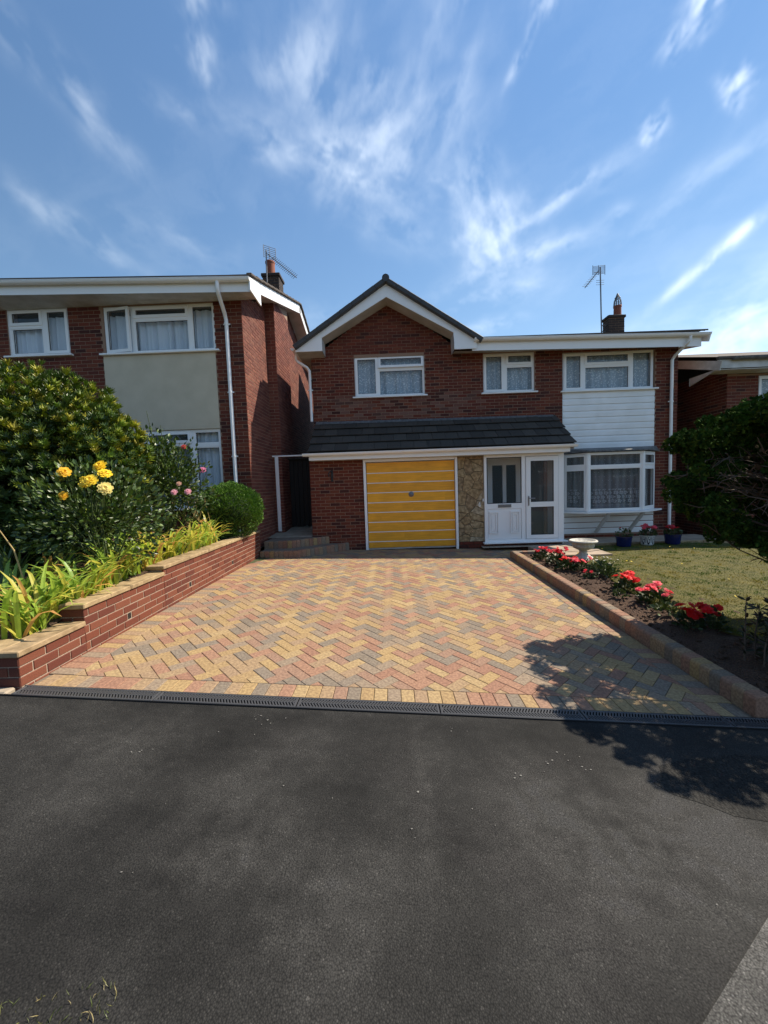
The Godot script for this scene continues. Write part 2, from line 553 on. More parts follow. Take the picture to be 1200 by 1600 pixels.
func bedding(called: String, label: String, at: Vector3, h: float, rad: float, col: Color, nf: int, nl: int, leaf: Color, group: String, fr := 0.035, category := "flower") -> void:
	var o := thing(called, label, category, at, group)
	var st := MB.new()
	var heads := []
	for i in nf:
		var a := R(0, TAU)
		var p := at + Vector3(cos(a) * rad * sqrt(R(0.0, 1)), h * R(0.75, 1.1), sin(a) * rad * sqrt(R(0.0, 1)))
		heads.append(p)
		st.tube([at + Vector3((p.x - at.x) * 0.3, 0, (p.z - at.z) * 0.3), at.lerp(p, 0.6) + Vector3(0, 0.02, 0), p], [0.004, 0.003, 0.0025], 4, false)
	for i in maxi(3, nl / 12):
		var d := sphere_dir()
		d.y = absf(d.y)
		st.tube([at, at + d * Vector3(rad, h * 0.7, rad) * 0.9], [0.004, 0.002], 4, false)
	put(o, "stems", st.done(), M.stem)
	var xf := []
	var cols := []
	for i in nl:
		var d := sphere_dir()
		d.y = absf(d.y)
		var p := at + Vector3(d.x * rad, 0.02 + d.y * h * 0.75, d.z * rad) * Vector3(R(0.4, 1.1), 1, R(0.4, 1.1)) + Vector3(at.x, 0, at.z) * 0.0
		p = at + Vector3(d.x * rad * R(0.3, 1.1), 0.02 + d.y * h * R(0.3, 0.8), d.z * rad * R(0.3, 1.1))
		var s := R(0.035, 0.065)
		xf.append(Transform3D(lookat(d + Vector3(R(-0.6, 0.6), R(-0.2, 0.5), R(-0.6, 0.6)), R(0, TAU)) * Basis.from_scale(Vector3.ONE * s), p))
		cols.append(leaf * R(0.65, 1.35))
	scatter(o, "leaves", M_leaf_round, M.leaf, xf, cols)
	var fm := [flower_mesh(6, 3, 0.9), flower_mesh(7, 3, 0.7)]
	for i in heads.size():
		put(o, "flower", fm[i % 2], petal_mat(col, i % 3), heads[i], lookat(Vector3(R(-0.7, 0.7), 1, R(-0.4, 0.9)), R(0, TAU)) * Basis.from_scale(Vector3.ONE * fr * R(0.8, 1.25)))

var M_leaf_round: ArrayMesh

func petal_mat(c: Color, k: int) -> StandardMaterial3D:
	var key := "petal%s%d" % [c, k]
	if not M.has(key):
		var m := mat((c * [1.0, 0.82, 1.15][k]).linear_to_srgb(), 0.6)
		m.backlight_enabled = true
		m.backlight = (c * 0.7).linear_to_srgb()
		M[key] = m
	return M[key]

# ---------------------------------------------------------------- sky
func sky_panorama() -> ImageTexture:
	var w := 2048
	var h := 1024
	var f1 := FastNoiseLite.new()
	f1.seed = 5; f1.frequency = 1.0; f1.fractal_octaves = 5; f1.domain_warp_enabled = true; f1.domain_warp_amplitude = 0.6; f1.domain_warp_frequency = 1.2
	var f2 := FastNoiseLite.new()
	f2.seed = 11; f2.frequency = 1.0; f2.fractal_octaves = 3
	var cover := PackedFloat32Array()
	cover.resize(w * h / 2)
	# wisps of cirrus: [yaw, elevation (degrees), half length, half width (radians), tilt (degrees), strength, streak angle]
	var wisps := SKY_WISPS
	for k in wisps:
		var yaw: float = deg_to_rad(k[0])
		var el: float = deg_to_rad(k[1])
		var c := Vector3(sin(yaw) * cos(el), sin(el), -cos(yaw) * cos(el))
		var e1 := Vector3(cos(yaw), 0, sin(yaw))
		var e2 := e1.cross(c) * 1.0
		if e2.y < 0.0: e2 = -e2
		var tl: float = deg_to_rad(k[4])
		var d1 := e1 * cos(tl) + e2 * sin(tl)
		var d2 := e2 * cos(tl) - e1 * sin(tl)
		var sa: float = deg_to_rad(k[6] - k[4])
		var rad: float = maxf(k[2], k[3]) * 2.0
		var r0 := clampi(int((PI / 2 - el - rad) / PI * h), 0, h / 2 - 1)
		var r1 := clampi(int((PI / 2 - el + rad) / PI * h), 0, h / 2 - 1)
		for y in range(r0, r1):
			var e := PI / 2 - (y + 0.5) / h * PI
			var dx := rad / maxf(0.2, cos(e))
			for x in range(int((yaw - dx) / TAU * w), int((yaw + dx) / TAU * w)):
				var a := (x + 0.5) / w * TAU
				var d := Vector3(sin(a) * cos(e), sin(e), -cos(a) * cos(e))
				var u := d.dot(d1)
				var v := d.dot(d2)
				var s := u * cos(sa) + v * sin(sa)
				var t := v * cos(sa) - u * sin(sa)
				var fz := clampf(0.09 / maxf(k[2], k[3]), 1.0, 3.5)
				s *= fz; t *= fz
				var n := f1.get_noise_2d(s * 5.0 + k[0], t * 8.5) * 0.75 + f1.get_noise_2d(s * 13.0 + 7.0, t * 30.0 + k[1]) * 0.35
				var wob := f2.get_noise_2d(u * 6.0 * clampf(0.09 / maxf(k[2], k[3]), 1.0, 3.5) + 3.0, v * 6.0 * clampf(0.09 / maxf(k[2], k[3]), 1.0, 3.5) + k[1]) * 0.75
				var g := exp(-pow(u / k[2] + wob, 2.0) * 1.15 - pow(v / k[3] + wob, 2.0) * 1.15)
				var val: float = g * k[5] * clampf(0.32 + n * 1.15, 0.0, 1.0) * 0.78
				var ix := y * w + posmod(x, w)
				cover[ix] = cover[ix] + val * (1.0 - cover[ix])
	var im := Image.create_empty(w, h, false, Image.FORMAT_RGBF)
	im.fill(Color(0.20, 0.20, 0.19))
	for y in h / 2:
		var e := PI / 2 - (y + 0.5) / h * PI
		var se := sin(e)
		var t := pow(1.0 - se, 2.6)
		var base := Color(0.105, 0.215, 0.435).lerp(Color(0.30, 0.51, 0.745), clampf(t * 1.25, 0, 1))
		base = base.lerp(Color(0.62, 0.76, 0.88), pow(clampf(1.0 - se * 3.3, 0, 1), 2.0) * 0.75)
		for x in w:
			var a := (x + 0.5) / w * TAU
			var warm := 0.5 + 0.5 * cos(a - 1.25)              # paler towards the sun's side
			var c := base * (0.44 + 0.60 * warm)
			c = c.lerp(Color(0.70, 0.84, 0.93), pow(warm, 4.0) * pow(1.0 - se, 5.0) * 0.75)
			var px := sin(a) * cos(e) / (se + 0.12)
			var pz := -cos(a) * cos(e) / (se + 0.12)
			var n := f1.get_noise_2d(px * 0.8 + pz * 0.5 + 4.0, pz * 1.9 - px * 0.9)
			var veil := clampf(n * 0.9 - 0.02, 0.0, 1.0) * 0.07 * clampf(se * 6.0, 0, 1)
			var cv := clampf(cover[y * w + x] + veil, 0.0, 1.0)
			c = c.lerp(Color(0.84, 0.90, 0.95) * (0.92 + 0.16 * warm), cv)
			im.set_pixel(x, y, c)
	return ImageTexture.create_from_image(im)

# yaw (right +), elevation, half length, half width, tilt, strength, streak direction
const SKY_WISPS := [
	[-3.5, 38.3, 0.17, 0.035, -14.0, 0.72, -14.0], [-1.0, 40.5, 0.15, 0.09, 10.0, 0.42, 50.0], [-8.0, 44.5, 0.05, 0.09, -10.0, 0.34, 70.0], [-11.0, 45.5, 0.05, 0.06, -30.0, 0.26, 110.0], [2.0, 33.0, 0.14, 0.04, -20.0, 0.24, -20.0],
	[14.5, 32.5, 0.055, 0.085, 20.0, 0.62, 110.0], [15.8, 30.5, 0.06, 0.05, -40.0, 0.62, -50.0], [13.5, 35.5, 0.03, 0.06, 10.0, 0.32, 80.0], [18.0, 27.2, 0.15, 0.028, 10.0, 0.50, 10.0], [23.0, 32.0, 0.085, 0.016, 18.0, 0.50, 18.0], [30.0, 33.0, 0.10, 0.025, 24.0, 0.18, 18.0], [16.0, 24.5, 0.12, 0.03, 0.0, 0.35, 6.0],
	[40.6, 35.0, 0.016, 0.024, 30.0, 0.95, 50.0], [33.6, 35.0, 0.016, 0.020, 15.0, 0.85, 40.0], [38.0, 41.2, 0.030, 0.022, 20.0, 0.85, 40.0], [35.8, 40.0, 0.020, 0.018, 30.0, 0.55, 50.0], [19.0, 43.7, 0.040, 0.008, 52.0, 0.60, 52.0], [22.0, 46.5, 0.02, 0.02, 40.0, 0.5, 50.0],
	[38.3, 21.9, 0.090, 0.011, 32.0, 0.88, 50.0],
	[-36.0, 37.8, 0.085, 0.028, -36.0, 0.42, -42.0], [-38.8, 28.2, 0.10, 0.022, -22.0, 0.36, -26.0], [-23.0, 44.0, 0.02, 0.035, 10.0, 0.36, 100.0], [-28.0, 29.0, 0.12, 0.04, -8.0, 0.16, -10.0], [-23.0, 48.0, 0.03, 0.025, -20.0, 0.36, 120.0], [-26.0, 40.0, 0.05, 0.02, -10.0, 0.15, -20.0],
	[-12.0, 22.5, 0.14, 0.03, 4.0, 0.14, 4.0], [8.0, 46.0, 0.14, 0.05, 62.0, 0.22, 66.0], [11.0, 42.0, 0.10, 0.02, 62.0, 0.20, 64.0],
	[44.0, 14.5, 0.20, 0.055, 0.0, 0.95, 8.0], [52.0, 17.0, 0.3, 0.07, 6.0, 0.7, 8.0], [38.0, 29.0, 0.2, 0.03, 22.0, 0.2, 22.0], [84.0, 40.0, 0.4, 0.15, 10.0, 0.5, 12.0], [14.5, 20.5, 0.06, 0.014, 3.0, 0.45, 4.0],
	[110.0, 25.0, 0.5, 0.10, 4.0, 0.5, 8.0], [150.0, 38.0, 0.4, 0.15, 14.0, 0.45, 20.0], [-170.0, 24.0, 0.5, 0.10, -6.0, 0.45, -8.0], [-130.0, 40.0, 0.4, 0.14, -20.0, 0.45, -24.0], [-85.0, 30.0, 0.4, 0.10, -14.0, 0.4, -18.0], [-100.0, 62.0, 0.25, 0.15, 0.0, 0.35, 30.0], [60.0, 66.0, 0.25, 0.15, 0.0, 0.4, 20.0],
]

# ---------------------------------------------------------------- ground heights
func road_y(x: float) -> float:
	return -0.066 - 0.071 * x if absf(x) < 30.0 else -0.066 - 0.071 * 30.0 * signf(x) - 0.01 * (x - 30.0 * signf(x))
func drive_y(x: float, z: float) -> float:
	return lerpf(-0.062 - 0.071 * x, -0.004 - 0.019 * x, clampf((-2.66 - z) / 6.24, -0.05, 1.1))
func lawn_y(x: float, z: float) -> float:
	return 0.0 - 0.009 * (z + 8.5) - 0.04 * maxf(0.0, x - 6.5) + 0.012 * sin(x * 2.1 + z) * sin(z * 1.7)
func wall_x(z: float) -> float: return lerpf(-2.70, -2.82, (-2.62 - z) / 5.48)
func kerb_x(z: float) -> float: return lerpf(2.55, 2.42, (-2.69 - z) / 5.18)

func sheet(x0: float, x1: float, z0: float, z1: float, nx: int, nz: int, f: Callable, uvs := 1.0) -> ArrayMesh:
	var m := MB.new()
	for i in nx:
		for j in nz:
			var xa := lerpf(x0, x1, float(i) / nx)
			var xb := lerpf(x0, x1, float(i + 1) / nx)
			var za := lerpf(z0, z1, float(j) / nz)
			var zb := lerpf(z0, z1, float(j + 1) / nz)
			m.qo(Vector3(xa, f.call(xa, za), za), Vector3(xb, f.call(xb, za), za), Vector3(xb, f.call(xb, zb), zb), Vector3(xa, f.call(xa, zb), zb), Vector3((xa + xb) * 0.5, -50, (za + zb) * 0.5))
	return m.done()

# ---------------------------------------------------------------- asphalt pictures
func asphalt_tile() -> Array:
	var s := 1024
	var r := RandomNumberGenerator.new()
	r.seed = 77
	var im := Image.create_empty(s, s, false, Image.FORMAT_RGB8)
	var hm := Image.create_empty(s, s, false, Image.FORMAT_RGB8)
	var cell := FastNoiseLite.new()
	cell.noise_type = FastNoiseLite.TYPE_CELLULAR; cell.frequency = 0.085; cell.fractal_type = FastNoiseLite.FRACTAL_NONE; cell.seed = 3
	var a := cell.get_seamless_image(s, s)
	cell.cellular_return_type = FastNoiseLite.RETURN_CELL_VALUE
	var b := cell.get_seamless_image(s, s)
	for y in s:
		for x in s:
			var e := a.get_pixel(x, y).r
			var k := b.get_pixel(x, y).r
			var l := 0.212 + 0.045 * k + (0.025 if k > 0.85 else 0.0) + (0.05 if k > 0.985 else 0.0)
			l *= clampf(1.2 - e * 0.8, 0.5, 1.0)
			im.set_pixel(x, y, Color(l * 1.018, l, l * 0.975))
			var hh := clampf((1.0 - e) * (0.55 + 0.45 * k), 0, 1)
			hm.set_pixel(x, y, Color(hh, hh, hh))
	return [ImageTexture.create_from_image(im), ImageTexture.create_from_image(hm)]

func road_marks() -> ImageTexture:   # wear, stains, cracks and splashes over x -4..4, z -4..0
	var w := 1536
	var h := 768
	var im := Image.create_empty(w, h, false, Image.FORMAT_RGBA8)
	var f := FastNoiseLite.new()
	f.seed = 21; f.frequency = 0.006; f.fractal_octaves = 5
	var f2 := FastNoiseLite.new()
	f2.seed = 22; f2.frequency = 0.05; f2.fractal_octaves = 3
	for y in h:
		for x in w:
			var n := f.get_noise_2d(x, y)
			var n2 := f.get_noise_2d(x * 0.5 + 900, y * 2.4)
			var l := 0.74 + 0.26 * n + 0.14 * n2 + 0.07 * f2.get_noise_2d(x, y)
			var wx := -4.0 + 8.0 * x / w
			var wz := -4.0 + 4.0 * y / h
			# pale dusty smears
			for k in [[-0.75, -1.55, 0.28, 0.30, 0.20], [-0.35, -1.2, 0.2, 0.3, 0.14], [1.5, -1.72, 0.5, 0.22, 0.22], [0.75, -1.75, 0.3, 0.4, 0.16], [0.12, -1.9, 0.05, 0.6, 0.14], [1.2, -1.5, 0.4, 0.3, 0.12], [-1.6, -2.1, 0.5, 0.25, 0.10]]:
				var q := pow((wx - k[0]) / k[2], 2.0) + pow((wz - k[1]) / k[3], 2.0)
				if q < 4.0: l += 1.5 * k[4] * exp(-q) * (0.7 + 0.9 * f2.get_noise_2d(x * 0.6, y * 0.6))
			im.set_pixel(x, y, Color(clampf(l * 1.005, 0, 1), clampf(l, 0, 1), clampf(l * 0.985, 0, 1), 1.0))
	var r := RandomNumberGenerator.new()
	r.seed = 9
	var line := func(p: Vector2, q: Vector2, dark: float) -> void:
		var steps := int((q - p).length() * 260)
		var o := 0.0
		for i in steps:
			o += r.randf_range(-0.006, 0.006)
			var t := p.lerp(q, float(i) / steps) + Vector2(o, o * 0.6 + 0.01 * sin(i * 0.11))
			var ix := int((t.x + 4.0) / 8.0 * w)
			var iy := int((t.y + 4.0) / 4.0 * h)
			if ix > 1 and iy > 1 and ix < w - 2 and iy < h - 2 and r.randf() < 0.85:
				var c := im.get_pixel(ix, iy)
				im.set_pixel(ix, iy, c * dark)
	line.call(Vector2(0.30, -1.18), Vector2(0.72, -1.22), 0.45)
	line.call(Vector2(0.30, -1.18), Vector2(0.27, -0.85), 0.5)
	line.call(Vector2(0.72, -1.22), Vector2(1.15, -1.10), 0.6)
	line.call(Vector2(0.42, -1.75), Vector2(0.5, -1.4), 0.65)
	line.call(Vector2(1.0, -1.65), Vector2(1.25, -1.2), 0.6)
	line.call(Vector2(0.2, -2.45), Vector2(0.5, -2.38), 0.5)
	return ImageTexture.create_from_image(im)

# ---------------------------------------------------------------- materials
func make_materials() -> void:
	var fine := noise_tex(1, 0.09, Color(0.72, 0.72, 0.72), Color(1, 1, 1), 256, 4)
	var grit := noise_tex(2, 0.28, Color(0.55, 0.55, 0.55), Color(1, 1, 1), 256, 2)
	var gritb := noise_tex(3, 0.22, Color(0.1, 0.1, 0.1), Color(1, 1, 1), 256, 3)
	var cloudy := noise_tex(4, 0.012, Color(0.80, 0.79, 0.76), Color(1, 1, 1), 256, 5)
	M.fine = fine; M.grit = grit; M.gritb = gritb; M.cloudy = cloudy
	M.mortar = mat(lin(0.40, 0.25, 0.17), 0.95, fine, 3.0)
	M.mortar_pale = mat(lin(0.50, 0.37, 0.27), 0.95, fine, 3.0)
	M.mortar_left = mat(lin(0.40, 0.27, 0.19), 0.95, fine, 3.0)
	M.brick_tint = tinted(fine, 5.0, 0.85, gritb, 0.10)
	M.bricks = []
	M.brick_cols = [Color(0.175, 0.030, 0.012), Color(0.145, 0.025, 0.011), Color(0.20, 0.038, 0.015), Color(0.080, 0.017, 0.009), Color(0.225, 0.054, 0.022), Color(0.18, 0.034, 0.013), Color(0.155, 0.028, 0.011)]
	for c in M.brick_cols: M.bricks.append(mat(c.linear_to_srgb(), 0.85, fine, 5.0, gritb, 0.10))
	M.brick_cols_left = [Color(0.20, 0.055, 0.034), Color(0.23, 0.07, 0.043), Color(0.17, 0.045, 0.03), Color(0.26, 0.085, 0.052), Color(0.21, 0.06, 0.038)]
	M.bricks_left = []
	for c in M.brick_cols_left: M.bricks_left.append(mat(c.linear_to_srgb(), 0.85, fine, 5.0, gritb, 0.10))
	M.brick_cols_garden = [Color(0.18, 0.044, 0.022), Color(0.21, 0.054, 0.026), Color(0.15, 0.035, 0.019), Color(0.23, 0.068, 0.034)]
	M.bricks_garden = []
	for c in M.brick_cols_garden: M.bricks_garden.append(mat(c.linear_to_srgb(), 0.7, fine, 4.0, gritb, 0.06))
	M.pave_cols = [Color(0.54, 0.375, 0.150), Color(0.49, 0.335, 0.140), Color(0.55, 0.40, 0.185), Color(0.44, 0.22, 0.145), Color(0.38, 0.17, 0.115), Color(0.34, 0.275, 0.205), Color(0.215, 0.20, 0.17), Color(0.43, 0.295, 0.175), Color(0.38, 0.215, 0.155), Color(0.24, 0.22, 0.19), Color(0.46, 0.32, 0.175)]
	M.pave = []
	var mottle := noise_tex(6, 0.040, Color(0.70, 0.67, 0.66), Color(1.0, 0.99, 0.96), 512, 6)
	for k in M.pave_cols.size(): M.pave_cols[k] = M.pave_cols[k].lerp(Color(0.39, 0.28, 0.185), 0.35) * 0.95
	for c in M.pave_cols: M.pave.append(mat(c.linear_to_srgb(), 0.9, mottle, 1.7, gritb, 0.12))
	M.pave_tint = tinted(mottle, 1.7, 0.9, gritb, 0.12)
	M.bedding = mat(lin(0.28, 0.22, 0.155), 0.95, grit, 4.0)
	M.upvc = mat(lin(0.87, 0.86, 0.84), 0.30)
	M.upvc_dull = mat(lin(0.70, 0.69, 0.67), 0.45, cloudy, 0.7)
	M.gasket = mat(lin(0.02, 0.02, 0.02), 0.6)
	M.soffit = mat(lin(0.60, 0.58, 0.54), 0.6, cloudy, 0.6)
	M.glass = StandardMaterial3D.new()
	M.glass.transparency = BaseMaterial3D.TRANSPARENCY_ALPHA
	M.glass.albedo_color = Color(0.80, 0.88, 0.90, 0.06); M.glass.roughness = 0.03; M.glass.metallic_specular = 0.65
	M.cloth = mat(lin(0.58, 0.64, 0.70), 0.9)
	M.cloth_dark = mat(lin(0.17, 0.17, 0.16), 0.9)
	M.lace = mat(Color.WHITE, 0.9)
	M.lace.albedo_texture = lace_picture()
	M.lace_grey = M.lace.duplicate()
	M.lace_grey.albedo_color = lin(0.55, 0.54, 0.52)
	M.lace_hem = mat(Color.WHITE, 0.9)
	M.lace_hem.albedo_texture = hem_picture()
	M.dark = mat(lin(0.03, 0.028, 0.026), 0.9)
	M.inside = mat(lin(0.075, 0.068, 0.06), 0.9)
	M.render = mat(lin(0.60, 0.52, 0.39), 0.92, noise_tex(31, 0.009, Color(0.94, 0.94, 0.93), Color(1, 1, 1), 512, 5), 0.45, gritb, 0.08)
	M.siding = mat(lin(0.90, 0.89, 0.87), 0.35, noise_tex(32, 0.01, Color(0.93, 0.93, 0.92), Color(1, 1, 1), 256, 4), 0.5)
	M.tile = []
	for k in 4: M.tile.append(mat(lin(0.056 + 0.009 * k, 0.046 + 0.0075 * k, 0.036 + 0.006 * k), 0.95, fine, 3.0, gritb, 0.25))
	M.roof_dark = mat(lin(0.045, 0.043, 0.042), 0.6)
	M.roof_brown = mat(lin(0.13, 0.10, 0.08), 0.9, fine, 2.0, gritb, 0.3)
	M.lead = mat(lin(0.21, 0.215, 0.215), 0.55, noise_tex(33, 0.03, Color(0.55, 0.55, 0.55), Color(1, 1, 1), 256, 4), 1.3)
	M.garage = []
	var grain := wood_picture()
	for k in 3:
		var gm := mat(lin(0.95 - 0.04 * k, 0.44 - 0.025 * k, 0.014), 0.5)
		gm.albedo_texture = grain
		M.garage.append(gm)
	M.stone = []
	for c in [Color(0.54, 0.38, 0.20), Color(0.49, 0.34, 0.175), Color(0.58, 0.43, 0.24), Color(0.44, 0.31, 0.175), Color(0.66, 0.53, 0.35)]:
		M.stone.append(mat(c.linear_to_srgb(), 0.92, noise_tex(40, 0.03, Color(0.55, 0.53, 0.5), Color(1, 1, 1), 256, 5), 1.2, gritb, 0.4))
	M.stone_joint = mat(lin(0.17, 0.13, 0.085), 0.95, grit, 3.0)
	M.cap = []
	for c in [Color(0.46, 0.335, 0.185), Color(0.42, 0.30, 0.17), Color(0.49, 0.365, 0.205)]:
		M.cap.append(mat(c.linear_to_srgb(), 0.92, noise_tex(41, 0.03, Color(0.70, 0.68, 0.64), Color(1, 1, 1), 256, 5), 1.0, gritb, 0.2))
	M.flag = mat(lin(0.42, 0.33, 0.25), 0.95, cloudy, 0.8, gritb, 0.15)
	M.concrete = mat(lin(0.46, 0.38, 0.29), 0.95, cloudy, 0.9, gritb, 0.12)
	M.stone_urn = mat(lin(0.74, 0.71, 0.65), 0.9, noise_tex(42, 0.03, Color(0.72, 0.70, 0.65), Color(1, 1, 1), 256, 5), 2.0, gritb, 0.1)
	M.pot_blue = mat(lin(0.010, 0.017, 0.085), 0.18)
	M.metal = mat(lin(0.32, 0.32, 0.33), 0.35); M.metal.metallic = 0.9
	M.aluminium = mat(lin(0.17, 0.17, 0.18), 0.45); M.aluminium.metallic = 0.6
	M.black = mat(lin(0.012, 0.012, 0.013), 0.5)
	M.black_plastic = mat(lin(0.080, 0.081, 0.086), 0.42, fine, 6.0)
	M.clay = mat(lin(0.33, 0.10, 0.055), 0.85, fine, 3.0)
	M.stack = []
	for c in [Color(0.055, 0.040, 0.034), Color(0.07, 0.048, 0.038), Color(0.045, 0.036, 0.032)]: M.stack.append(mat(c.linear_to_srgb(), 0.95, fine, 5.0))
	M.wood_dark = mat(lin(0.022, 0.018, 0.015), 0.8, fine, 2.0)
	M.soil = mat(lin(0.175, 0.10, 0.06), 0.98, noise_tex(50, 0.06, Color(0.45, 0.42, 0.40), Color(1, 1, 1), 512, 5), 1.6, noise_tex(51, 0.06, Color.BLACK, Color.WHITE, 512, 5), 3.0)
	M.turf = mat(lin(0.13, 0.11, 0.026), 0.98, noise_tex(52, 0.02, Color(0.62, 0.66, 0.5), Color(1, 1, 1), 512, 6), 0.5, gritb, 1.2)
	M.field = mat(lin(0.07, 0.08, 0.03), 0.98, cloudy, 0.1)
	M.stem = mat(lin(0.05, 0.075, 0.022), 0.7)
	M.shrub_core = mat(lin(0.03, 0.06, 0.014), 1.0, M.grit, 3.0)
	M.twig = mat(lin(0.145, 0.108, 0.08), 0.9, fine, 4.0)
	M.bark = mat(lin(0.085, 0.060, 0.046), 0.95, fine, 4.0, gritb, 0.5)
	M.straw = mat(lin(0.40, 0.29, 0.12), 0.85)
	M.leaf = StandardMaterial3D.new()
	M.leaf.vertex_color_use_as_albedo = true; M.leaf.roughness = 0.5
	M.leaf.backlight_enabled = true; M.leaf.backlight = Color(0.42, 0.5, 0.2)
	M.grass_blade = M.leaf.duplicate(); M.grass_blade.roughness = 0.9; M.grass_blade.metallic_specular = 0.12
	M.leaf_gloss = M.leaf.duplicate(); M.leaf_gloss.roughness = 0.42
	M.needle = M.leaf.duplicate(); M.needle.roughness = 0.95; M.needle.metallic_specular = 0.15; M.needle.backlight = Color(0.12, 0.17, 0.06)
	M_leaf_round = leaf_mesh(0.75, 0.10, 0.2)
	M.blades = []
	for c in [Color(0.25, 0.34, 0.04), Color(0.16, 0.25, 0.035), Color(0.44, 0.40, 0.06), Color(0.50, 0.27, 0.08), Color(0.05, 0.085, 0.022), Color(0.12, 0.17, 0.035)]:
		var m := mat(c.linear_to_srgb(), 0.5)
		m.backlight_enabled = true; m.backlight = (c * 1.6).linear_to_srgb()
		m.cull_mode = BaseMaterial3D.CULL_DISABLED
		M.blades.append(m)

func lace_picture() -> ImageTexture:   # net curtain: blue-white weave with small sprays and a scalloped hem
	var s := 256
	var im := Image.create_empty(s, s, false, Image.FORMAT_RGB8)
	im.fill(Color(0.60, 0.65, 0.69))
	var r := RandomNumberGenerator.new()
	r.seed = 4
	for i in 210:
		var cx := r.randi() % s
		var cy := r.randi() % s
		var ln := r.randf_range(3, 8)
		var a := r.randf_range(0, TAU)
		for k in 22:
			var t := k / 21.0
			var p := Vector2(cx, cy) + Vector2(cos(a + t * 1.5), sin(a + t * 1.5)) * ln * t
			var w := int(2.6 * sin(t * PI))
			for dx in range(-w, w + 1):
				for dy in range(-w, w + 1):
					if dx * dx + dy * dy <= w * w:
						im.set_pixel(posmod(int(p.x) + dx, s), posmod(int(p.y) + dy, s), Color(0.86, 0.89, 0.90))
	return ImageTexture.create_from_image(im)

func hem_picture() -> ImageTexture:   # sheer net with a row of worked flowers above its hem
	var w := 256
	var h := 512
	var im := Image.create_empty(w, h, false, Image.FORMAT_RGB8)
	var r := RandomNumberGenerator.new()
	r.seed = 14
	for y in h:
		for x in w:
			var v := float(y) / h
			var l := 0.40 + 0.05 * sin(x * TAU / 64.0)
			var fx := fposmod(x + 21.0 * sin(floorf(v * 14.0)), 42.0) - 21.0
			var fy := fposmod(v * h, 36.0) - 18.0
			if v > 0.60 and v < 0.84:
				var q := Vector2(fx, fy)
				var rr := q.length()
				if absf(rr - 11.0 - 3.0 * cos(q.angle() * 5.0)) < 2.2 or rr < 3.0: l = 0.74
			elif v > 0.86 and absf(fposmod(v * 90.0, 1.0) - 0.5) < 0.16: l = 0.60
			elif Vector2(fx, fy).length() < 2.6: l = 0.62
			im.set_pixel(x, y, Color(l * 0.97, l, l * 1.02))
	return ImageTexture.create_from_image(im)

func wood_picture() -> ImageTexture:
	var w := 512
	var h := 128
	var f := FastNoiseLite.new()
	f.seed = 8; f.frequency = 0.02; f.fractal_octaves = 4
	var im := Image.create_empty(w, h, false, Image.FORMAT_RGB8)
	for y in h:
		for x in w:
			var l := clampf(0.94 + 0.07 * f.get_noise_2d(x * 0.35, y * 5.0) + 0.05 * f.get_noise_2d(x * 0.4, y * 0.5 + 300), 0, 1)
			im.set_pixel(x, y, Color(l, l * 0.985, l * 0.95))
	return ImageTexture.create_from_image(im)

func pot_picture() -> ImageTexture:   # white glaze with dark blue scrolls and bands
	var w := 512
	var h := 128
	var im := Image.create_empty(w, h, false, Image.FORMAT_RGB8)
	var white := Color(0.86, 0.86, 0.84)
	var blue := Color(0.09, 0.10, 0.20)
	for y in h:
		for x in w:
			var c := white
			var v := float(y) / h
			var u := fposmod(float(x) / w * 8.0, 1.0) - 0.5
			if (v > 0.1 and v < 0.15) or (v > 0.82 and v < 0.88): c = blue
			elif v > 0.2 and v < 0.78:
				var q := Vector2(u, (v - 0.49) * 1.3)
				var rr := q.length()
				var an := q.angle()
				if absf(rr - 0.30) < 0.045 or rr < 0.07 + 0.05 * cos(an * 4.0) or (rr < 0.25 and absf(sin(an * 2.0 + rr * 9.0)) < 0.30): c = blue
				if absf(absf(u) - 0.46) < 0.03 and absf(v - 0.49) < 0.2: c = blue
			im.set_pixel(x, y, c)
	return ImageTexture.create_from_image(im)

# ---------------------------------------------------------------- the scene
func _ready() -> void:
	rng.seed = 20240713
	var cam := Camera3D.new()
	cam.name = "camera"
	cam.fov = 106.26; cam.near = 0.05; cam.far = 2000.0
	cam.transform = Transform3D(Basis(Vector3(0.99928737, -0.03389751, -0.01660459), Vector3(0.03264995, 0.99698568, -0.07038129), Vector3(0.01894029, 0.069789, 0.99738195)), Vector3(0, 1.5, 0))
	add_child(cam)
	cam.current = true
	var env := Environment.new()
	env.background_mode = Environment.BG_SKY
	var sky := Sky.new()
	var pano := PanoramaSkyMaterial.new()
	pano.panorama = sky_panorama()
	sky.sky_material = pano
	env.sky = sky
	env.background_energy_multiplier = 0.98
	env.tonemap_mode = Environment.TONE_MAPPER_LINEAR
	env.tonemap_exposure = 1.85
	env.sdfgi_enabled = true; env.ssao_enabled = true; env.ssil_enabled = true
	var we := WorldEnvironment.new()
	we.name = "world"
	we.environment = env
	add_child(we)
	var sun := DirectionalLight3D.new()
	sun.name = "sun"
	sun.light_energy = 1.35; sun.light_color = Color(1.0, 0.955, 0.88); sun.light_angular_distance = 0.5; sun.shadow_enabled = true
	sun.look_at_from_position(Vector3(0.86, 1.0, -0.28) * 50.0, Vector3.ZERO)
	add_child(sun)
	make_materials()
	setting()
	driveway()
	garden_wall()
	kerb()
	steps()
	main_house()
	left_house()
	right_house()
	opposite_house()
	garden_left()
	conifer()
	garden_right()

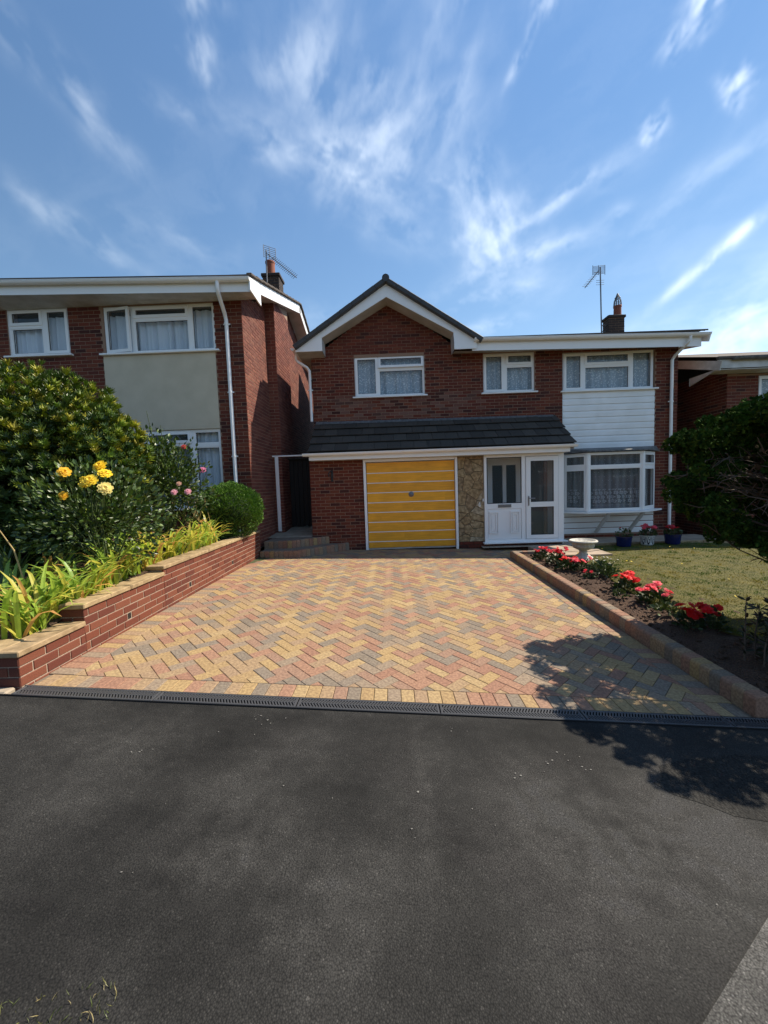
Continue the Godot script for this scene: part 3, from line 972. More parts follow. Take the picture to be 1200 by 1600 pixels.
func setting() -> void:
	var g := MB.new()
	var xs := [-900.0, -300.0, -60.0, -30.0, 30.0, 60.0, 300.0, 900.0]
	for i in xs.size() - 1:
		g.q(Vector3(xs[i], road_y(xs[i]) - 0.06, 900), Vector3(xs[i + 1], road_y(xs[i + 1]) - 0.06, 900), Vector3(xs[i + 1], road_y(xs[i + 1]) - 0.06, -900), Vector3(xs[i], road_y(xs[i]) - 0.06, -900))
	struct("ground", g.done(), M.field, "rough green ground beyond the gardens", "ground")
	var at := asphalt_tile()
	var m := StandardMaterial3D.new()
	m.albedo_texture = at[0]; m.roughness = 0.85; m.metallic_specular = 0.35
	m.uv1_scale = Vector3(1.9, 1.9, 1)
	m.heightmap_enabled = true; m.heightmap_texture = at[1]; m.heightmap_scale = 0.22
	m.detail_enabled = true; m.detail_blend_mode = BaseMaterial3D.BLEND_MODE_MUL
	m.detail_albedo = road_marks(); m.detail_uv_layer = BaseMaterial3D.DETAIL_UV_2
	M.asphalt = m
	var mesh_of := func(poly: Array, lift: float) -> ArrayMesh:
		var st := SurfaceTool.new()
		st.begin(Mesh.PRIMITIVE_TRIANGLES)
		var pv := PackedVector2Array(poly)
		var ix := Geometry2D.triangulate_polygon(pv)
		for i in range(0, ix.size(), 3):
			var tr := [pv[ix[i]], pv[ix[i + 1]], pv[ix[i + 2]]]
			if (tr[1] - tr[0]).cross(tr[2] - tr[0]) < 0.0: tr = [tr[0], tr[2], tr[1]]
			for p in tr:
				st.set_normal(Vector3(0.0708, 0.9975, 0))
				st.set_uv(Vector2(p.x, p.y))
				st.set_uv2(Vector2((p.x + 4.0) / 8.0, (p.y + 4.0) / 4.0))
				st.add_vertex(Vector3(p.x, road_y(p.x) + lift, p.y))
		return st.commit()
	struct("road", mesh_of.call([Vector2(-29, -2.53), Vector2(29, -2.53), Vector2(29, 4.6), Vector2(-29, 4.6)], 0.0), M.asphalt, "dark tarmac street in front of the driveway", "road")
	var old := m.duplicate()
	old.albedo_color = lin(1.0, 1.0, 1.0)
	old.albedo_texture = pale_tile(at[0])
	struct("pavement", mesh_of.call([Vector2(-0.43, -0.23), Vector2(0.85, -1.03), Vector2(1.36, -1.35), Vector2(3.0, -2.38), Vector2(7, -2.38), Vector2(7, 4.0), Vector2(-0.43, 4.0)], 0.004), old, "paler worn tarmac at the lower right of the street", "pavement")
	var patch := m.duplicate()
	patch.uv1_scale = Vector3(0.9, 0.9, 1); patch.heightmap_scale = 0.6
	patch.albedo_color = lin(0.66, 0.645, 0.62)
	var pp := []
	for i in 24:
		var a := TAU * i / 24
		pp.append(Vector2(2.30 + cos(a) * (0.90 + 0.04 * sin(i * 2.3)), -2.0 + sin(a) * (0.27 + 0.012 * sin(i * 3.1))))
	struct("tarmac_patch", mesh_of.call(pp, 0.002), patch, "rounded coarse dark tarmac repair on the right of the street", "patch")
	# pale splashes dried on the tarmac
	var sp := MB.new()
	var spots := []
	for k in [[-1.46, -2.05, 4, 0.055], [-0.83, -2.38, 8, 0.13], [-2.0, -1.68, 10, 0.12], [0.42, -2.38, 5, 0.10], [0.95, -2.14, 10, 0.16], [0.72, -2.0, 5, 0.1], [0.09, -1.86, 1, 0.0], [-1.25, -2.4, 5, 0.5], [-0.2, -1.9, 4, 0.7], [0.6, -1.5, 5, 0.6], [-0.9, -1.6, 5, 0.6]]:
		for i in k[2]:
			var c := Vector2(k[0] + R(-1, 1) * k[3], k[1] + R(-0.5, 0.5) * k[3])
			var rad := R(0.0015, 0.004) if k[3] > 0.3 else R(0.002, 0.006)
			var pv := []
			for j in 7:
				var a := TAU * j / 7
				pv.append(Vector3(c.x + cos(a) * rad * R(0.6, 1.5), road_y(c.x) + 0.0045, c.y + sin(a) * rad * R(0.5, 1.1)))
			for j in 7:
				sp.trio(Vector3(c.x, road_y(c.x) + 0.0052, c.y), pv[j], pv[(j + 1) % 7], Vector3(c.x, -9, c.y))
	var so := struct("road_splashes", sp.done(), mat(lin(0.20, 0.19, 0.17), 0.9), "small pale dried splashes scattered over the tarmac", "splash")
	so.set_meta("kind", "stuff")
	# channel drain between street and drive
	var dr := thing("channel_drain", "long black plastic channel drain with chevron gratings between drive and street", "drain", Vector3(0, 0, -2.6))
	var tilt := Basis(Vector3.BACK, atan(-0.071))
	var ch := MB.new()
	ch.box(Vector3(0, -0.05, 0), Vector3(5.9, 0.02, 0.125))
	for s in [-1.0, 1.0]: ch.box(Vector3(0, -0.022, s * 0.062), Vector3(5.9, 0.05, 0.008))
	put(dr, "channel", ch.done(), M.black, Vector3(-0.02, road_y(-0.02) + 0.007, -2.597), tilt)
	var gr := MB.new()
	for s in [-1.0, 1.0]: gr.bbox(Vector3(0, 0, s * 0.052), Vector3(0.994, 0.012, 0.014), 0.002)
	gr.box(Vector3(0, 0.0, 0), Vector3(0.994, 0.010, 0.006))
	for e in [-1.0, 1.0]: gr.bbox(Vector3(e * 0.488, 0, 0), Vector3(0.016, 0.0122, 0.117), 0.002)
	for i in 46:
		var x := -0.475 + 0.95 * i / 45.0
		for s in [-1.0, 1.0]:
			gr.box(Vector3(x + 0.006, -0.001, s * 0.024), Vector3(0.010, 0.010, 0.049), Basis(Vector3.UP, s * 0.50))
	var gm := gr.done()
	for i in 6:
		var x := -2.60 + 0.5 + i * 0.9975 - 0.10
		put(dr, "grating", gm, M.black_plastic, Vector3(x, road_y(x) + 0.006, -2.597), tilt * Basis(Vector3.UP, R(-0.002, 0.002)))
	# rough verge corner by the viewer's feet
	var vx := []
	var vc := []
	for i in 420:
		var x := R(-1.35, -0.85)
		var z := R(-1.12, -0.7)
		if x > -0.80 - (z + 1.05) * 0.6 or z < -1.045 - 0.2 * (x + 1.0): continue
		vx.append(Transform3D(lookat(Vector3(R(-0.7, 0.7), 0.7, R(-0.7, 0.7)), R(0, TAU)) * Basis.from_scale(Vector3(0.5, 1, 1) * R(0.014, 0.034)), Vector3(x, road_y(x), z)))
		vc.append([Color(0.16, 0.15, 0.04), Color(0.30, 0.24, 0.10), Color(0.09, 0.11, 0.025)][i % 3])
	var vg := scatter(self, "verge_grass", leaf_mesh(0.2, 0.05, 0.5), M.leaf, vx, vc)
	tag(vg, "dry tuft of verge grass at the bottom left corner", "grass")

func pale_tile(src: ImageTexture) -> ImageTexture:
	var im: Image = src.get_image().duplicate()
	im.adjust_bcs(1.75, 1.0, 0.8)
	return ImageTexture.create_from_image(im)

# ---------------------------------------------------------------- block paving
func pave_basis(x: float, z: float, turn: float) -> Basis:   # local x, y in the paving plane, +z up out of it
	var n := Vector3(-(drive_y(x + 0.05, z) - drive_y(x - 0.05, z)) / 0.1, 1, -(drive_y(x, z + 0.05) - drive_y(x, z - 0.05)) / 0.1).normalized()
	var a := Vector3(cos(turn), 0, -sin(turn))
	a = (a - n * a.dot(n)).normalized()
	return Basis(a, n.cross(a), n)

func driveway() -> void:
	var base := sheet(-2.86, 2.62, -8.95, -2.668, 16, 16, func(x, z): return drive_y(x, z) - 0.012)
	var dr := struct("driveway", base, M.bedding, "driveway of multicoloured herringbone block paving in front of the house", "driveway")
	var far := MB.new()
	var items := []   # [distance, mesh or null, transform, colour, size]
	var field := PackedVector2Array([Vector2(wall_x(-2.83) + 0.205, -2.845), Vector2(kerb_x(-2.83) - 0.205, -2.845), Vector2(kerb_x(-7.9) - 0.205, -7.9), Vector2(2.9, -7.9), Vector2(2.9, -8.89), Vector2(wall_x(-8.89) + 0.205, -8.89)])
	var s2 := sqrt(0.5)
	var u := Vector2(s2, s2)
	var v := Vector2(-s2, s2)
	var o := Vector2(0.02, -5.8)
	for i in range(-80, 81):
		for k in range(-50, 51):
			# herringbone cell: one block along u, one along v
			var c0 := o + u * (0.1 * i) + v * (0.1 * i) * 0.0
			for w in 2:
				var p: Vector2
				var along: Vector2
				# unit: u-block covers (a..a+2, b..b+1); v-block covers (a+2.., ...) stepping
				var a := i
				var b := i - k * 4
				if w == 0:
					along = u
					p = o + u * (0.1 * (a + 1.0)) + v * (0.1 * (b + 0.5))
				else:
					along = v
					p = o + u * (0.1 * (a + 0.5)) + v * (0.1 * (b + 2.0))
				if p.x < -3.3 or p.x > 3.2 or p.y < -9.2 or p.y > -2.6: continue
				var across := Vector2(-along.y, along.x)
				var e := along * 0.0985
				var f := across * 0.0485
				var poly := PackedVector2Array([p - e - f, p + e - f, p + e + f, p - e + f])
				var inside := true
				for q in poly:
					if not Geometry2D.is_point_in_polygon(q, field): inside = false
				if inside:
					items.append([p.length(), null, p, atan2(-along.y, along.x), rng.randi() % M.pave.size()])
				else:
					for part in Geometry2D.intersect_polygons(poly, field):
						var area := 0.0
						for q in part.size(): area += part[q].cross(part[(q + 1) % part.size()]) * 0.5
						if absf(area) > 0.0012: items.append([p.length(), part, p, 0.0, rng.randi() % M.pave.size()])
	# soldier courses along the street, the wall and the kerb
	var edge := []
	for i in 53:
		var x := -2.66 + 0.05 + i * 0.0995
		if x > 2.50: break
		edge.append([Vector2(x, -2.755), PI / 2, 0.085])
	for i in 61:
		var z := -2.90 - i * 0.1
		if z < -8.85: break
		edge.append([Vector2(wall_x(z) + 0.102, z), 0.0, 0.0985])
		if z > -7.95: edge.append([Vector2(kerb_x(z) - 0.102, z), 0.0, 0.0985])
	var bm := block_mesh(0.197, 0.097, 0.03, 0.004)
	var b2 := block_mesh(0.170, 0.097, 0.03, 0.004)
	items.sort_custom(func(a, b): return a[0] < b[0])
	var used := 0
	var xf := []
	var cols := []
	var far_polys := MB.new()
	for it in items:
		var p: Vector2 = it[2]
		var jit := Basis(Vector3.RIGHT, R(-0.008, 0.008)) * Basis(Vector3.UP, R(-0.006, 0.006))
		if it[1] == null:
			var t := Transform3D(pave_basis(p.x, p.y, it[3]) * jit, Vector3(p.x, drive_y(p.x, p.y) + R(-0.001, 0.001), p.y))
			if used < 299:
				used += 1
				put(dr, "paving_block", bm, M.pave[it[4]], t.origin, t.basis)
			else:
				xf.append(t); cols.append(M.pave_cols[it[4]] * R(0.9, 1.1))
		else:
			var loc := PackedVector2Array()
			for q in it[1]: loc.append(Vector2(q.x - p.x, -(q.y - p.y)))
			var m := MB.new()
			m.prism(loc, -0.03, 0.0, 0.003)
			var t := Transform3D(pave_basis(p.x, p.y, 0.0), Vector3(p.x, drive_y(p.x, p.y), p.y))
			if used < 299:
				used += 1
				put(dr, "paving_block", m.done(), M.pave[it[4]], t.origin, t.basis)
			else:
				var key := "cut%d" % (it[4])
				if not mesh_cache.has(key): mesh_cache[key] = MB.new()
				var mm: MB = mesh_cache[key]
				for i in m.v.size(): mm.vert(t * m.v[i], t.basis * m.n[i], m.t[i])
	scatter(dr, "paving_blocks", bm, M.pave_tint, xf, [Color.WHITE])
	var sc: MultiMeshInstance3D = dr.get_child(dr.get_child_count() - 1)
	for i in cols.size(): sc.multimesh.set_instance_color(i, cols[i])
	for k in M.pave.size():
		if mesh_cache.has("cut%d" % k):
			var c := put(dr, "cut_paving_blocks", mesh_cache["cut%d" % k].done(), M.pave[k])
			c.set_meta("kind", "stuff")
	var bo := thing("driveway_border", "border course of paving blocks framing the herringbone drive", "paving border", Vector3(0, 0, -2.76))
	bo.set_meta("kind", "structure")
	for e in edge:
		var p: Vector2 = e[0]
		put(bo, "border_block", b2 if e[2] < 0.09 else bm, M.pave[rng.randi() % M.pave.size()], Vector3(p.x, drive_y(p.x, p.y) + R(-0.001, 0.001), p.y), pave_basis(p.x, p.y, e[1]))

# ---------------------------------------------------------------- retaining wall on the left
func garden_wall() -> void:
	var w := thing("retaining_wall", "stepped low red brick retaining wall with sandstone copings left of drive", "garden wall", Vector3(-2.7, 0.1, -2.62))
	var a := Vector2(-2.70, -2.62)
	var b := Vector2(-2.82, -8.1)
	var d2 := (b - a).normalized()
	var ax := Vector3(d2.x, 0, d2.y)
	var nrm := Vector3(-d2.y, 0, d2.x)   # faces the drive
	if nrm.x < 0: nrm = -nrm
	var org := Vector3(a.x, 0.135, a.y)
	var ln := (b - a).length()
	var bas := Basis(-ax, Vector3.UP, nrm)
	# seen from the drive the near end is on the left: local x runs from the near end
	bas = Basis(ax, Vector3.UP, ax.cross(Vector3.UP))
	if bas.z.dot(nrm) < 0: bas = Basis(-ax, Vector3.UP, nrm)
	var flip := bas.x.dot(ax) < 0
	var o2 := org + (ax * ln if flip else Vector3.ZERO)
	var segs := [[0.0, 0.62, 0.225], [0.62, 1.86, 0.375], [1.86, ln, 0.45]]
	var body := MB.new()
	var top_at := func(x: float) -> float:
		var near := ln - x if flip else x
		for s in segs:
			if near >= s[0] and near < s[1]: return s[2]
		return 0.45
	for s in segs:
		var x0: float = ln - s[1] if flip else s[0]
		var x1: float = ln - s[0] if flip else s[1]
		if flip: x1 -= 0.012
		else: x0 += 0.012
		body.span(Vector3(x0, -0.35, -0.215), Vector3(x1, s[2] - 0.002, -0.006))
	var wall := put(w, "wall", body.done(), M.mortar_pale, o2, bas)
	wall.set_meta("o", Vector3.ZERO)
	var near_holes := []
	for k in [1.21, 2.47, 3.95]:
		var hx: float = ln - k if flip else k
		near_holes.append([hx - 0.035, 0.075, hx + 0.035, 0.15])
	for s in segs:
		var x0: float = ln - s[1] if flip else s[0]
		var x1: float = ln - s[0] if flip else s[1]
		lay(wall, o2, bas, ln, -0.30, s[2], near_holes, func(_y): return Vector2(x0, x1), M.bricks_garden, M.brick_cols_garden, 400, func(_x, y): return y > -0.15)
	var wh := MB.new()
	for k in near_holes:
		wh.box(o2 + bas * Vector3((k[0] + k[2]) * 0.5, 0.1125, -0.006), Vector3(0.05, 0.06, 0.004), bas)
	put(w, "weep_holes", wh.done(), M.black)
	# street end of the wall and its return to the left, both facing the street
	var fb := MB.new()
	fb.span(Vector3(-6.5, -0.3, -2.83), Vector3(a.x - 0.012, 0.358, a.y - 0.009))
	var fw := put(w, "end_wall", fb.done(), M.mortar_pale)
	fw.position = -origin_of(w)
	lay(fw, Vector3(-6.5, 0.135, a.y), Basis.IDENTITY, 3.8, -0.3, 0.225, [], func(_y): return Vector2(0, 3.795), M.bricks_garden, M.brick_cols_garden, 60, func(x, _y): return x > 2.6)
	for k in [[0.62, 0.225, 0.375]]:
		var q: Vector3 = org + ax * k[0]
		lay(put(w, "step_face", MB.new().done(), M.mortar_pale), Vector3(q.x - 0.22, 0.135, q.z - 0.002), Basis.IDENTITY, 0.218, k[1], k[2], [], func(_y): return Vector2(0, 0.218), M.bricks_garden, M.brick_cols_garden, 10, func(_x, _y): return true)
	# copings
	for s in segs:
		var n := maxi(1, roundi((s[1] - s[0]) / 0.60))
		for i in n:
			var t0: float = lerpf(s[0], s[1], float(i) / n)
			var t1: float = lerpf(s[0], s[1], float(i + 1) / n)
			var c: Vector3 = org + ax * (t0 + t1) * 0.5 + Vector3.UP * (s[2] + 0.0235) - nrm * 0.095
			var m := MB.new()
			m.bbox(Vector3.ZERO, Vector3(t1 - t0 - 0.006 + (0.02 if i == 0 else 0.0), 0.045, 0.225), 0.007)
			put(w, "coping", m.done(), M.cap[rng.randi() % 3], c - ax * (0.01 if i == 0 else 0.0), Basis(ax, Vector3.UP, ax.cross(Vector3.UP)) * Basis(Vector3.UP, R(-0.006, 0.006)))
	for i in 6:
		var m := MB.new()
		m.bbox(Vector3.ZERO, Vector3(0.594, 0.05, 0.26), 0.007)
		put(w, "coping", m.done(), M.cap[i % 3], Vector3(-3.14 - i * 0.6, 0.386, -2.72))
	var kb := MB.new()
	kb.bbox(Vector3(-3.68, 0.118, -2.575), Vector3(1.9, 0.06, 0.085), 0.012)
	put(w, "footing_kerb", kb.done(), M.concrete)

# ---------------------------------------------------------------- block kerb on the right
func kerb() -> void:
	var k := thing("block_kerb", "raised kerb of brindle paving blocks edging the flower bed", "kerb", Vector3(2.55, -0.2, -2.7))
	var m := MB.new()
	# section: bullnosed on the drive side
	var prof := PackedVector2Array([Vector2(0, 0), Vector2(0.125, 0), Vector2(0.125, 0.195), Vector2(0.12, 0.20), Vector2(0.03, 0.20), Vector2(0.012, 0.192), Vector2(0.003, 0.176), Vector2(0, 0.155)])
	m.prism(prof, 0.0, 0.0955, 0.004)
	var mesh := m.done()
	for i in 53:
		var z := -2.68 - i * 0.0985
		var x := kerb_x(z) + 0.002
		var y := drive_y(x, z) - 0.055
		put(k, "kerb_block", mesh, M.pave[[7, 3, 8, 10, 5, 3, 0, 8, 4, 6][rng.randi() % 10]], Vector3(x, y, z - 0.0955), Basis(Vector3.UP, 0.025) * Basis(Vector3.BACK, R(-0.01, 0.01)))
	for i in 6:
		var x := 2.42 + 0.12 + i * 0.0985
		put(k, "kerb_block", mesh, M.pave[[7, 3, 8, 9, 5][rng.randi() % 5]], Vector3(x, drive_y(2.5, -7.9) - 0.055, -7.87), Basis(Vector3.UP, -PI / 2))
	for i in 26:
		var x := 2.68 + i * 0.0985
		put(k, "kerb_block", mesh, M.pave[[7, 3, 8, 9, 5][rng.randi() % 5]], Vector3(x + 0.0955, road_y(x) - 0.0, -2.68), Basis(Vector3.UP, PI / 2))

# ---------------------------------------------------------------- two block steps into the side passage
func steps() -> void:
	var s := thing("block_steps", "two low steps of brindle blocks leading up to the dark side passage", "steps", Vector3(-2.2, 0.03, -8.4))
	var lev := [[0.19, [Vector2(-2.80, -7.95), Vector2(-1.99, -7.95), Vector2(-1.0, -8.885), Vector2(-1.0, -8.89), Vector2(-2.80, -8.89)]], [0.35, [Vector2(-2.82, -8.32), Vector2(-2.2, -8.32), Vector2(-1.46, -8.888), Vector2(-2.82, -8.888)]]]
	for l in lev:
		var poly: Array = l[1]
		var pv := PackedVector2Array()
		for p in poly: pv.append(Vector2(p.x, -p.y))
		var sh: Array = Geometry2D.offset_polygon(pv, -0.012)
		var m := MB.new()
		m.prism(sh[0] if sh.size() else pv, -0.25, l[0] - 0.004)
		put(s, "tread", m.done(), M.pave[9], Vector3.ZERO, Basis(Vector3.RIGHT, -PI / 2))
		for e in 2:
			var a: Vector2 = poly[e]
			var b: Vector2 = poly[e + 1]
			var d := (b - a)
			var n := int(d.length() / 0.1)
			d = d.normalized()
			var ax := Vector3(d.x, 0, d.y)
			var out := Vector3(-d.y, 0, d.x)
			if out.z < 0: out = -out
			for i in n:
				var c := a + d * (0.05 + i * d.length() * ((b - a).length() / n))
				var kb := MB.new()
				kb.bbox(Vector3.ZERO, Vector3((b - a).length() / n - 0.004, 0.20, 0.11), 0.010)
				put(s, "step_block", kb.done(), M.pave[[0, 3, 5, 7, 8, 9, 4][rng.randi() % 7]], Vector3(c.x, l[0] - 0.1, c.y) - out * 0.055, Basis(ax, Vector3.UP, ax.cross(Vector3.UP)))
	var pm := MB.new()
	pm.q(Vector3(-2.95, 0.352, -8.86), Vector3(-1.87, 0.352, -8.86), Vector3(-1.87, 0.45, -10.2), Vector3(-2.95, 0.45, -10.2))
	pm.q(Vector3(-2.95, 0.45, -10.2), Vector3(-1.87, 0.45, -10.2), Vector3(-1.87, 0.5, -16.0), Vector3(-2.95, 0.5, -16.0))
	struct("side_path", pm.done(), M.concrete, "narrow concrete path between the two houses", "path")
	var ga := thing("side_gate", "black boarded gate closing the shaded passage between the houses", "gate", Vector3(-2.4, 0.46, -10.25))
	for i in 9:
		var b := MB.new()
		b.bbox(Vector3.ZERO, Vector3(0.112, 1.78, 0.03), 0.004)
		put(ga, "board", b.done(), M.wood_dark, Vector3(-2.85 + i * 0.117, 1.37, -10.25))
	var gt := MB.new()
	gt.box(Vector3(-2.40, 2.27, -12.2), Vector3(0.95, 0.03, 4.1))
	put(ga, "passage_cover", gt.done(), M.wood_dark)
	var po := thing("white_door_frame", "slim white post and top rail standing at the passage mouth", "post", Vector3(-2.82, 0.44, -9.55))
	var p := MB.new()
	p.bbox(Vector3(-2.80, 1.36, -9.55), Vector3(0.085, 1.86, 0.06), 0.006)
	put(po, "post", p.done(), M.upvc)
	p = MB.new()
	p.bbox(Vector3(-2.42, 2.30, -9.55), Vector3(1.05, 0.035, 0.07), 0.005)
	put(po, "top_rail", p.done(), M.upvc)

# ---------------------------------------------------------------- the house in the middle
func soffit_box(m: MB, lo: Vector3, hi: Vector3) -> void: m.span(lo, hi)

func downpipe(house: Node, pts: Array, r: float, brackets: Array) -> void:
	var m := MB.new()
	m.tube(pts, [r], 10)
	var p := put(house, "downpipe", m.done(), M.upvc)
	p.set_meta("o", Vector3.ZERO)
	for b in brackets:
		var k := MB.new()
		k.tube([b + Vector3(0, -0.02, 0), b + Vector3(0, 0.02, 0)], [r + 0.006], 10)
		k.box(b + Vector3(0, 0, -0.02), Vector3(r * 2.0 + 0.06, 0.022, 0.012))
		put(p, "bracket", k.done(), M.upvc)

func chimney(house: Node, lo: Vector3, hi: Vector3, pot_at: Vector3, pot_r: float, pot_h: float, cowl: bool, brick_rows := true) -> void:
	var c := MB.new()
	c.span(lo + Vector3(0.009, 0, 0.009), hi - Vector3(0.009, 0.01, 0.009))
	var st := put(house, "chimney", c.done(), M.mortar)
	st.set_meta("o", Vector3.ZERO)
	var w := hi.x - lo.x
	var d := hi.z - lo.z
	lay(st, Vector3(lo.x, lo.y, hi.z), Basis.IDENTITY, w, 0.0, hi.y - lo.y - 0.07, [], func(_y): return Vector2(0, w), M.stack, [Color(0.055, 0.04, 0.034), Color(0.075, 0.05, 0.04)], 60, func(_x, _y): return true)
	lay(st, Vector3(hi.x, lo.y, hi.z), Basis(Vector3(0, 0, -1), Vector3.UP, Vector3.RIGHT), d, 0.0, hi.y - lo.y - 0.07, [], func(_y): return Vector2(0, d), M.stack, [Color(0.055, 0.04, 0.034), Color(0.075, 0.05, 0.04)], 0, func(_x, _y): return true)
	lay(st, Vector3(lo.x, lo.y, lo.z), Basis(Vector3(0, 0, 1), Vector3.UP, Vector3.LEFT), d, 0.0, hi.y - lo.y - 0.07, [], func(_y): return Vector2(0, d), M.stack, [Color(0.055, 0.04, 0.034), Color(0.075, 0.05, 0.04)], 0, func(_x, _y): return true)
	var cap := MB.new()
	cap.bbox(Vector3((lo.x + hi.x) * 0.5, hi.y - 0.035, (lo.z + hi.z) * 0.5), Vector3(w + 0.07, 0.085, d + 0.07), 0.012)
	cap.bbox(Vector3((lo.x + hi.x) * 0.5, hi.y + 0.02, (lo.z + hi.z) * 0.5), Vector3(w - 0.06, 0.05, d - 0.06), 0.02)
	put(st, "chimney_cap", cap.done(), M.stack[0])
	var p := MB.new()
	p.lathe(pot_at, [Vector2(pot_r * 1.08, 0), Vector2(pot_r, 0.05), Vector2(pot_r * 0.96, pot_h - 0.06), Vector2(pot_r * 1.06, pot_h - 0.05), Vector2(pot_r * 1.06, pot_h), Vector2(pot_r * 0.8, pot_h), Vector2(pot_r * 0.78, pot_h - 0.2)], 20)
	put(st, "chimney_pot", p.done(), M.clay)
	if cowl:
		var g := MB.new()
		for i in 10:
			var a := TAU * i / 10
			var o := Vector3(cos(a), 0, sin(a))
			g.tube([pot_at + Vector3(0, pot_h - 0.02, 0) + o * pot_r, pot_at + Vector3(0, pot_h + 0.16, 0) + o * pot_r * 0.85, pot_at + Vector3(0, pot_h + 0.40, 0) + o * 0.01], [0.011], 5, false)
		for h in [0.05, 0.17, 0.26]:
			var pts := []
			for i in 17: pts.append(pot_at + Vector3(cos(TAU * i / 16) * pot_r * (1.0 - h * 1.2), pot_h + h, sin(TAU * i / 16) * pot_r * (1.0 - h * 1.2)))
			g.tube(pts, [0.008], 4, false)
		put(st, "bird_guard", g.done(), M.aluminium)

func main_house() -> void:
	var h := thing("detached_house", "red brick house with yellow garage door, white front gable and porch", "house", Vector3(2.6, 0, -9.0))
	var zu := -9.70
	var zl := -8.90
	var x0 := -1.86
	var x1 := 7.10
	# ---- upper wall with its openings
	var gw := [-0.80, 3.70, 0.93, 4.69]
	var w2 := [2.37, 3.68, 3.63, 4.635]
	var bayx := [4.30, 6.55]
	var holes := [[gw[0] - x0, gw[1], gw[2] - x0, gw[3]], [w2[0] - x0, w2[1], w2[2] - x0, w2[3]], [bayx[0] - x0, 0.60, bayx[1] - x0, 4.575]]
	var bholes := holes.duplicate()
	bholes.append([-0.5 - x0, 0.1, 3.85 - x0, 2.2])
	var bricks_off := holes.duplicate()
	bricks_off.append([-1.0, -0.5, 3.945 - x0, 3.02])
	bricks_off.append([bayx[0] - x0 - 0.4, 0.10, bayx[1] - x0, 0.7])
	bloom = Rect2(0.2, 3.12, 4.0, 0.62)
	brick_wall(h, "front_wall", Vector3(x0, 0, zu), Vector3.RIGHT, Vector3.BACK, x1 - x0, 4.66, bricks_off, bholes, 0.28, M.bricks, M.brick_cols, 130, func(x, y): return x > 8.4 or (y > 3.8 and x < 5.0), -0.3)
	bloom = Rect2()
	# gable above
	var ga := MB.new()
	ga.prism(PackedVector2Array([Vector2(x0, 4.655), Vector2(1.95, 4.655), Vector2(0.045, 5.98)]), zu - 0.25, zu - 0.009)
	var gp := put(h, "gable_wall", ga.done(), M.mortar)
	gp.set_meta("o", Vector3.ZERO)
	lay(gp, Vector3(x0, 0, zu), Basis.IDENTITY, 3.9, 4.66, 5.98, [[gw[0] - x0, 4.0, gw[2] - x0, gw[3]]], func(y): return Vector2((y - 4.655) * 1.41, 3.81 - (y - 4.655) * 1.41), M.bricks, M.brick_cols, 40, func(_x, _y): return true)
	# whitish efflorescence where an old canopy met the wall is left to the brick tones; side and back walls
	for sx in [x0, x1]:
		var out := Vector3.LEFT if sx == x0 else Vector3.RIGHT
		var ax := Vector3.BACK if sx == x0 else Vector3.FORWARD
		var st := Vector3(sx, -0.3, -16.4) if sx == x0 else Vector3(sx, -0.3, zu - 0.012)
		brick_wall(h, "side_wall", st, ax, out, 16.4 + zu - 0.012, 4.95, [], [], 0.25, M.bricks, M.brick_cols, 0, func(_x, _y): return false)
	var bk := MB.new()
	bk.span(Vector3(x0 + 0.26, -0.3, -16.4), Vector3(x1 - 0.26, 4.65, -16.15))
	bk.span(Vector3(x0 + 0.26, 2.42, -16.1), Vector3(x1 - 0.26, 2.62, zu - 0.3))
	bk.span(Vector3(x0 + 0.26, -0.35, -16.1), Vector3(x1 - 0.26, 0.02, zu - 0.3))
	bk.span(Vector3(x0 + 0.26, 0.02, -12.2), Vector3(x1 - 0.26, 4.60, -12.1))
	put(h, "inner_walls", bk.done(), M.inside)
	# ---- main roof, its eaves and the gable roof
	var rf := MB.new()
	var rl := -0.5
	var rr := 7.42
	var pitch := 0.36
	var ridge_z := -13.2
	var ey := 4.80
	for row in 12:
		var t0 := row / 12.0
		var t1 := (row + 1) / 12.0
		var za := lerpf(-9.22, ridge_z, t0)
		var zb := lerpf(-9.22, ridge_z, t1)
		var ya := ey + 0.03 + (-9.22 - za) * pitch
		var yb := ey + 0.0 + (-9.22 - zb) * pitch
		var va := clampf(2.1 - (ya - 4.86) / 0.655, 0.045, 2.1)   # valley against the gable roof
		var vb := clampf(2.1 - (yb - 4.86) / 0.655, 0.045, 2.1)
		rf.qo(Vector3(va, ya, za), Vector3(rr, ya, za), Vector3(rr, yb, zb), Vector3(vb, yb, zb), Vector3(4, 0, -12))
		rf.qo(Vector3(va, ya, za), Vector3(rr, ya, za), Vector3(rr, ya - 0.035, za), Vector3(va, ya - 0.035, za), Vector3(4, ya, -14))
	var ry := ey + (-9.22 - ridge_z) * pitch
	rf.qo(Vector3(x0 - 0.25, ry, ridge_z), Vector3(rr, ry, ridge_z), Vector3(rr, 4.7, -16.8), Vector3(x0 - 0.25, 4.7, -16.8), Vector3(2, 0, -12))
	for sx in [rr]: rf.trio(Vector3(sx, ey - 0.05, -9.25), Vector3(sx, ry, ridge_z), Vector3(sx, 4.65, -16.8), Vector3(2.6, 4, -12))
	var roof := put(h, "main_roof", rf.done(), M.tile[1])
	roof.set_meta("o", Vector3.ZERO)
	var dv := MB.new()
	dv.box(Vector3(rr + 0.01, (ey + ry) * 0.5 - 0.15, (-9.22 + ridge_z) * 0.5), Vector3(0.03, 0.2, 4.3), Basis(Vector3.RIGHT, atan(pitch)))
	put(roof, "bargeboard", dv.done(), M.upvc)
	# dark tile edge seen above the gutter, falling slightly to the right
	var te := MB.new()
	te.q(Vector3(2.05, 4.83, -9.235), Vector3(7.36, 4.79, -9.235), Vector3(7.36, 4.83, -9.235), Vector3(2.05, 4.868, -9.235))
